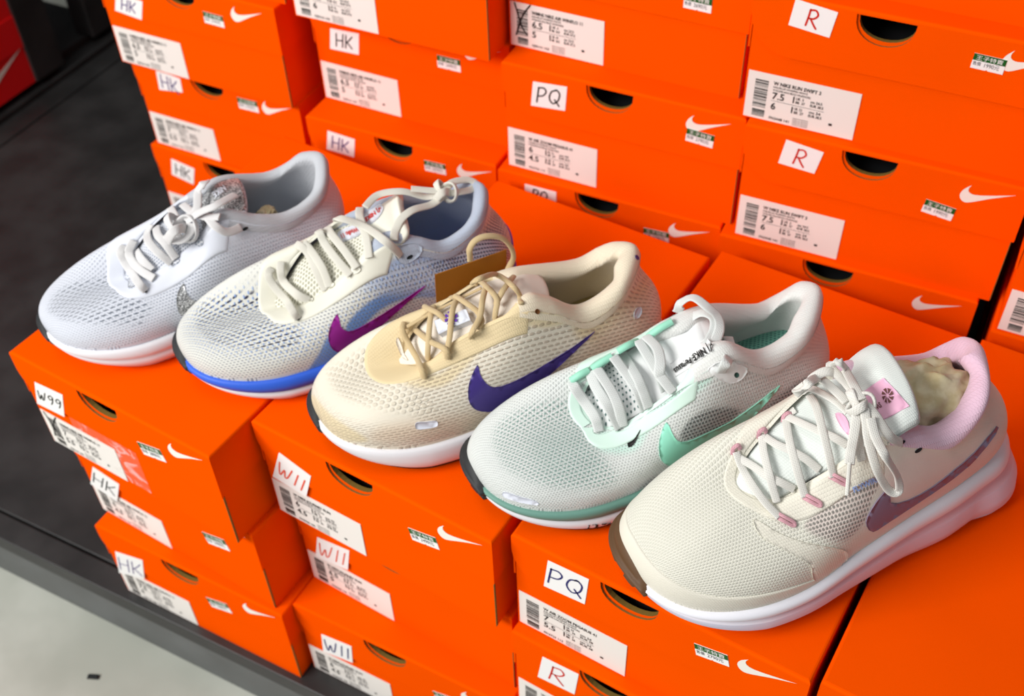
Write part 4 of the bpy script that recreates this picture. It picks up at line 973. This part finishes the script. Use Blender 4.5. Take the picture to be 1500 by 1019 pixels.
for pts in ([(877,632,.001),(875,622,.003),(871,610,.005),(856,588,.006),(842,568,.005),(838,560,.001)],
            [(864,544,.002),(874,568,.006),(890,594,.007),(907,627,.001)],
            [(874,540,.003),(895,572,.007),(906,596,.006),(912,624,.001)],
            [(898,522,.002),(915,545,.007),(933,572,.008),(944,600,.001)],
            [(911,517,.003),(931,549,.008),(942,574,.007),(950,597,.001)],
            [(935,499,.002),(953,528,.008),(968,552,.009),(986,575,.001)],
            [(946,493,.003),(962,510,.010),(967,530,.011),(966,548,.010),(974,571,.002)],
            [(976,476,None,-.022),(1003,470,None,-.017),(1028,459,None,-.010),(1044,466,None,-.003),(1046,484,None,.004),(1036,506,None,.012),(1030,524,None,.018)],
            [(992,456,None,-.026),(1000,443,None,-.024),(1016,437,None,-.018),(1034,449,None,-.008),(1050,464,None,-.001),(1053,484,None,.006),(1042,510,None,.014),(1034,528,None,.020)],
            [(1066,494,None,.004),(1070,512,None,.014),(1064,530,.006),(1056,544,.001)]):
    L(s, lc4, pts, .0074)
text_on(s, 'midsole_lettering', ink, 'AIR ZOOM', [(856,776),(920,771),(919,763),(858,768)], None, .04, .0006)
# ================================================================ shoe 5: cream and pink, bow laces
m5 = knit('cream_fine_mesh', '#e4e2d6', [(.0020,.0017,.0008,.0006,.2,'fine','#c9c8b9',.6), (.0021,.0017,.0007,.0006,.2,'window','#8a8580',1.)], [('pinky', '#e8d8cf'), ('window', '#dccfc8')], bumpd=.00035)
lin5 = mat('pink_lining', '#e3bfd2', .9, .15, f_fabric, sheen=.35); ins5 = mat('grey_pink_insole', '#b9a9ae', .9, .1, f_fabric)
ton5 = mat('white_mint_tongue', '#e2e8e4', .85, .2, f_fabric); lc5 = mat('warm_white_lace', '#efede6', .8, .2, f_weave, sheen=.3)
cr5 = mat('cream_overlay_smooth', '#e4e0d2', .55, .3, f_fabric); pk = mat('pink_film', '#f0b8d4', .5, .35); mauve = mat('mauve_film', '#83748c', .5, .35)
lav = mat('lavender_white_foam', '#e0e0f2', .5, .4, f_foam); rim5 = mat('white_rim_foam', '#eeeef6', .5, .4, f_foam)
def f_stripe(m, b, c):
    t = X.nt.nodes.new('ShaderNodeTexCoord'); sp = X.nt.nodes.new('ShaderNodeSeparateXYZ'); X.nt.links.new(t.outputs['Object'], sp.inputs[0])
    link(mixc(sstep(X(sp.outputs[0]), .17, .215), c, srgb('#e9e6ef')), b.inputs['Base Color'])
stripe = mat('pink_foam_stripe', '#e9c2cb', .5, .4, f_stripe)
o = OZ[5]; mid = lambda a, b, d=(0, 0, 0): (o[a]+o[b])/2+np.array(d)
s = make(5, 'large cream running shoe with pink lining and tied bow, rightmost in the row', m5, lin5, ins5, ton5, throat_m=cr5, over=.001, attrs=
         regions(window=[([(1178,769),(1195,752),(1214,737),(1240,718),(1264,706),(1290,702),(1276,730),(1268,760),(1241,790),(1215,790),(1192,782)], 3)],
                 pinky=[([(1300,690),(1350,660),(1400,670),(1440,640),(1462,610),(1462,650),(1420,700),(1370,735),(1290,780),(1290,740)], 12)],
                 fine=lambda P, s: smooth01((P[:, 0]-.13)/.04)), pad=.008, tongue_hw=[.012,.017,.021,.023,.027,.030,.031,.031],
         tongue_pts=[mid(1,17,(.008,0,-.010)), mid(1,17,(-.003,0,-.002)), mid(2,16,(0,0,.001)), mid(3,15,(0,0,.002)), mid(4,14,(0,0,.003)), mid(5,13,(.005,0,.004)), mid(5,13,(-.010,0,.012)), mid(5,13,(-.026,0,.016))], thick=.005)
def g5(g, f, n): g[:, :2] += n*(.024*smooth01((.035-f[:, 0])/.045)+.004*smooth01((.1-f[:, 0])/.05))[:, None]; return g
s.sole([(0,.0015),(.06,.0045),(.16,.0055),(.24,.0050),(.32,.0018),(.40,.0016),(.48,.0045),(.7,.0052),(.9,.0025),(1,-.0015)], [('midsole_rim', rim5, 0, 4), ('pink_stripe', stripe, 4, 7), ('midsole', lav, 7, 10)], lav, gfun=g5)
s.patch_sole('toe_guard', brown_rubber, -1.9, .85, 0.0, 12, .0024, 4)
eyestay(s, 'eyestay', cr5, lambda a: .07+.24*smooth01((abs(a)-.15)/.6), lift=.0006)
strip(s, 'toe_cap_overlay', cr5, -4.2, 4.4, lambda t: .02+.26*max(0, 1-abs(t/4.3))**.45, lambda t: .0, .0007)
s.decal('side_overlay', cr5, [(1105,760),(1140,780),(1175,793),(1210,799),(1238,806),(1240,820),(1228,834),(1200,852),(1190,845),(1185,825),(1150,805),(1115,785)], .0009, 3, 6, bvh=s.upbvh)
s.decal('tick_emblem', mauve, [(1269,770),(1270,757),(1284,733),(1303,714),(1304,736),(1330,732),(1365,713),(1398,687),(1427,662),(1459,624),(1457,636),(1430,670),(1401,696),(1365,722),(1330,745),(1295,768),(1278,778)], .0009, 2)
text_on(s, 'side_lettering', mat('pale_blue_ink', '#8fa8dc', .5, .3), 'FLYWIRE', [(1251,721),(1288,703),(1285,695),(1248,713)], None, .03, .0009)
tl = s.decal('tongue_label', pk, [(1262,577),(1278,565),(1295,554),(1313,573),(1332,595),(1312,606),(1291,616),(1276,596)], .0012, 1, 6)
pinwheel(s, mat('brown_ink', '#6b3f3a', .5, .3), [(1291,573),(1306,567),(1312,588),(1297,594)], tl, .002)
text_on(s, 'label_lettering', mat('brown_ink', '#6b3f3a'), 'SWIFT', [(1289,590),(1273,599),(1277,606),(1293,597)], tl, .02, .0018)
s.decal('tongue_flash', pk, [(1224,606),(1234,606),(1243,618),(1245,638),(1236,630),(1228,618)], .0010, 2)
pkl = mat('pink_loop', '#e0a9b4', .6, .3, f_weave)
for u, v in ((1146,757),(1184,728),(1222,697)):
    L(s, pkl, [(u-6,v-5,.001),(u+3,v,.002),(u+17,v+8,.0012),(u+16,v+13,.001),(u+2,v+6,.002),(u-7,v+1,.001)], .0022, .0012, name='eyelet_loop')
for u, v in ((1076,658),(1114,634),(1150,611)): L(s, pkl, [(u-3,v+7,.001),(u-2,v-1,.003),(u+5,v-6,.003),(u+8,v-1,.001)], .0026, .0012, name='eyelet_loop')
for u, v in ((1345,659),): s.dot('eyelet', eyelet_dark, u, v, 6, 2, -.6, .0008)
s.dot('eyelet', eyelet_dark, 1320, 648, 6, 2.4, -.5, .0008)
for pts in ([(1078,662,.001),(1086,684,.004),(1100,707,.005),(1120,735,.004),(1141,757,.001)],
            [(1083,671,.001),(1104,683,.003),(1124,697,.004),(1143,706,.003),(1163,716,.001)],
            [(1116,636,.001),(1119,662,.005),(1127,695,.006),(1138,735,.001)],
            [(1118,638,.002),(1136,650,.006),(1160,661,.006),(1180,672,.004),(1200,688,.001)],
            [(1151,612,.001),(1157,648,.006),(1167,686,.006),(1179,727,.001)],
            [(1154,611,.002),(1174,620,.006),(1196,630,.007),(1222,641,.005),(1240,652,.001)],
            [(1186,580,.001),(1196,597,.006),(1206,636,.008),(1214,668,.007),(1220,698,.001)],
            [(1178,574,.002),(1189,570,.006),(1208,579,.010),(1226,590,.012),(1242,604,.010)],
            [(1150,610,.001),(1165,600,.001)]):
    L(s, lc5, pts, .0050, .0016)
bow = [[(1262,590,.016),(1244,568,.016),(1228,552,.014),(1208,539,.012),(1188,538,.010),(1176,544,.008)],
       [(1240,590,.016),(1222,572,.016),(1200,555,.016),(1172,546,.015),(1154,543,.014),(1148,549,.014),(1153,557,.012),(1175,559,.011)],
       [(1262,586,.018),(1250,565,.018),(1238,543,.016),(1226,520,.014),(1216,516,.012),(1211,524,.010),(1217,538,.009),(1236,560,.010)],
       [(1268,594,.016),(1280,606,.014),(1296,630,.010),(1306,642,.006),(1319,648,.001)],
       [(1266,598,.018),(1269,620,.016),(1272,645,.014),(1283,686,.012),(1296,712,.011),(1307,721,.011),(1316,716,.012),(1312,696,.013),(1296,668,.014),(1282,640,.016),(1275,612,.017)],
       [(1262,602,.012),(1259,625,.010),(1257,650,.007),(1262,674,.002)],
       [(1256,592,.018),(1254,615,.017),(1250,641,.015),(1246,662,.013),(1244,680,.012)]]
for pts in bow: L(s, lc5, pts, .0060, .0018, name='bow')
L(s, lc5, [(1244,676,.0125),(1242,700,.0115),(1240,724,.0105)], .0026, .0024, name='lace_tip', roundl=True)
knotball(s, lc5, 1259, 590, .016, .0075, .0055)
# crumpled packing paper inside the right-hand shoe
def f_paper(m, b, c):
    n = noise(90, 4); link(mixc(sstep(n, .35, .7), srgb('#c4b48c'), srgb('#ddd2b2')), b.inputs['Base Color']); bump(b, noise(260, 3), .0006, .5)
papm = mat('kraft_tissue', '#cdbb96', .85, .15, f_paper)
from mathutils import noise as mn
def wad(parent, c, r, seed, R_=None):
    bm = bmesh.new(); bmesh.ops.create_icosphere(bm, subdivisions=5, radius=1)
    for v in bm.verts:
        p = v.co.copy(); q = p*1.35+Vector((seed, 2, 1))
        k = 1.08+.30*(abs(mn.noise(q))-.3)-.42*abs(mn.noise(q*1.3+Vector((5, 1, 2))))+.12*(.25-abs(mn.noise(q*2.9)))
        w_ = Vector((p.x*r[0], p.y*r[1], p.z*r[2]))*k
        if R_ is not None: w_ = Vector(R_@np.array(w_))
        v.co = w_+Vector(c)
    me = bpy.data.meshes.new('crumpled_sheet'); bm.to_mesh(me); bm.free(); newobj('crumpled_sheet', me, parent, [papm]); me.polygons.foreach_set('use_smooth', [True]*len(me.polygons))
pc = s.R@(s.at(1358, 590, .0)*s.sc)+s.o
pw = empty('paper_wad', tuple(pc), 0, 'big crumpled brown paper wad stuffed in the pink-lined shoe', 'paper'); pa = s.R@np.array([1., 0, 0])
wad(pw, tuple(s.R@np.array([.004, 0, -.002])), (.038, .026, .032), 3.1, s.R)
wad(wb, (0, 0, -.004), (.007, .010, .007), 1.2)
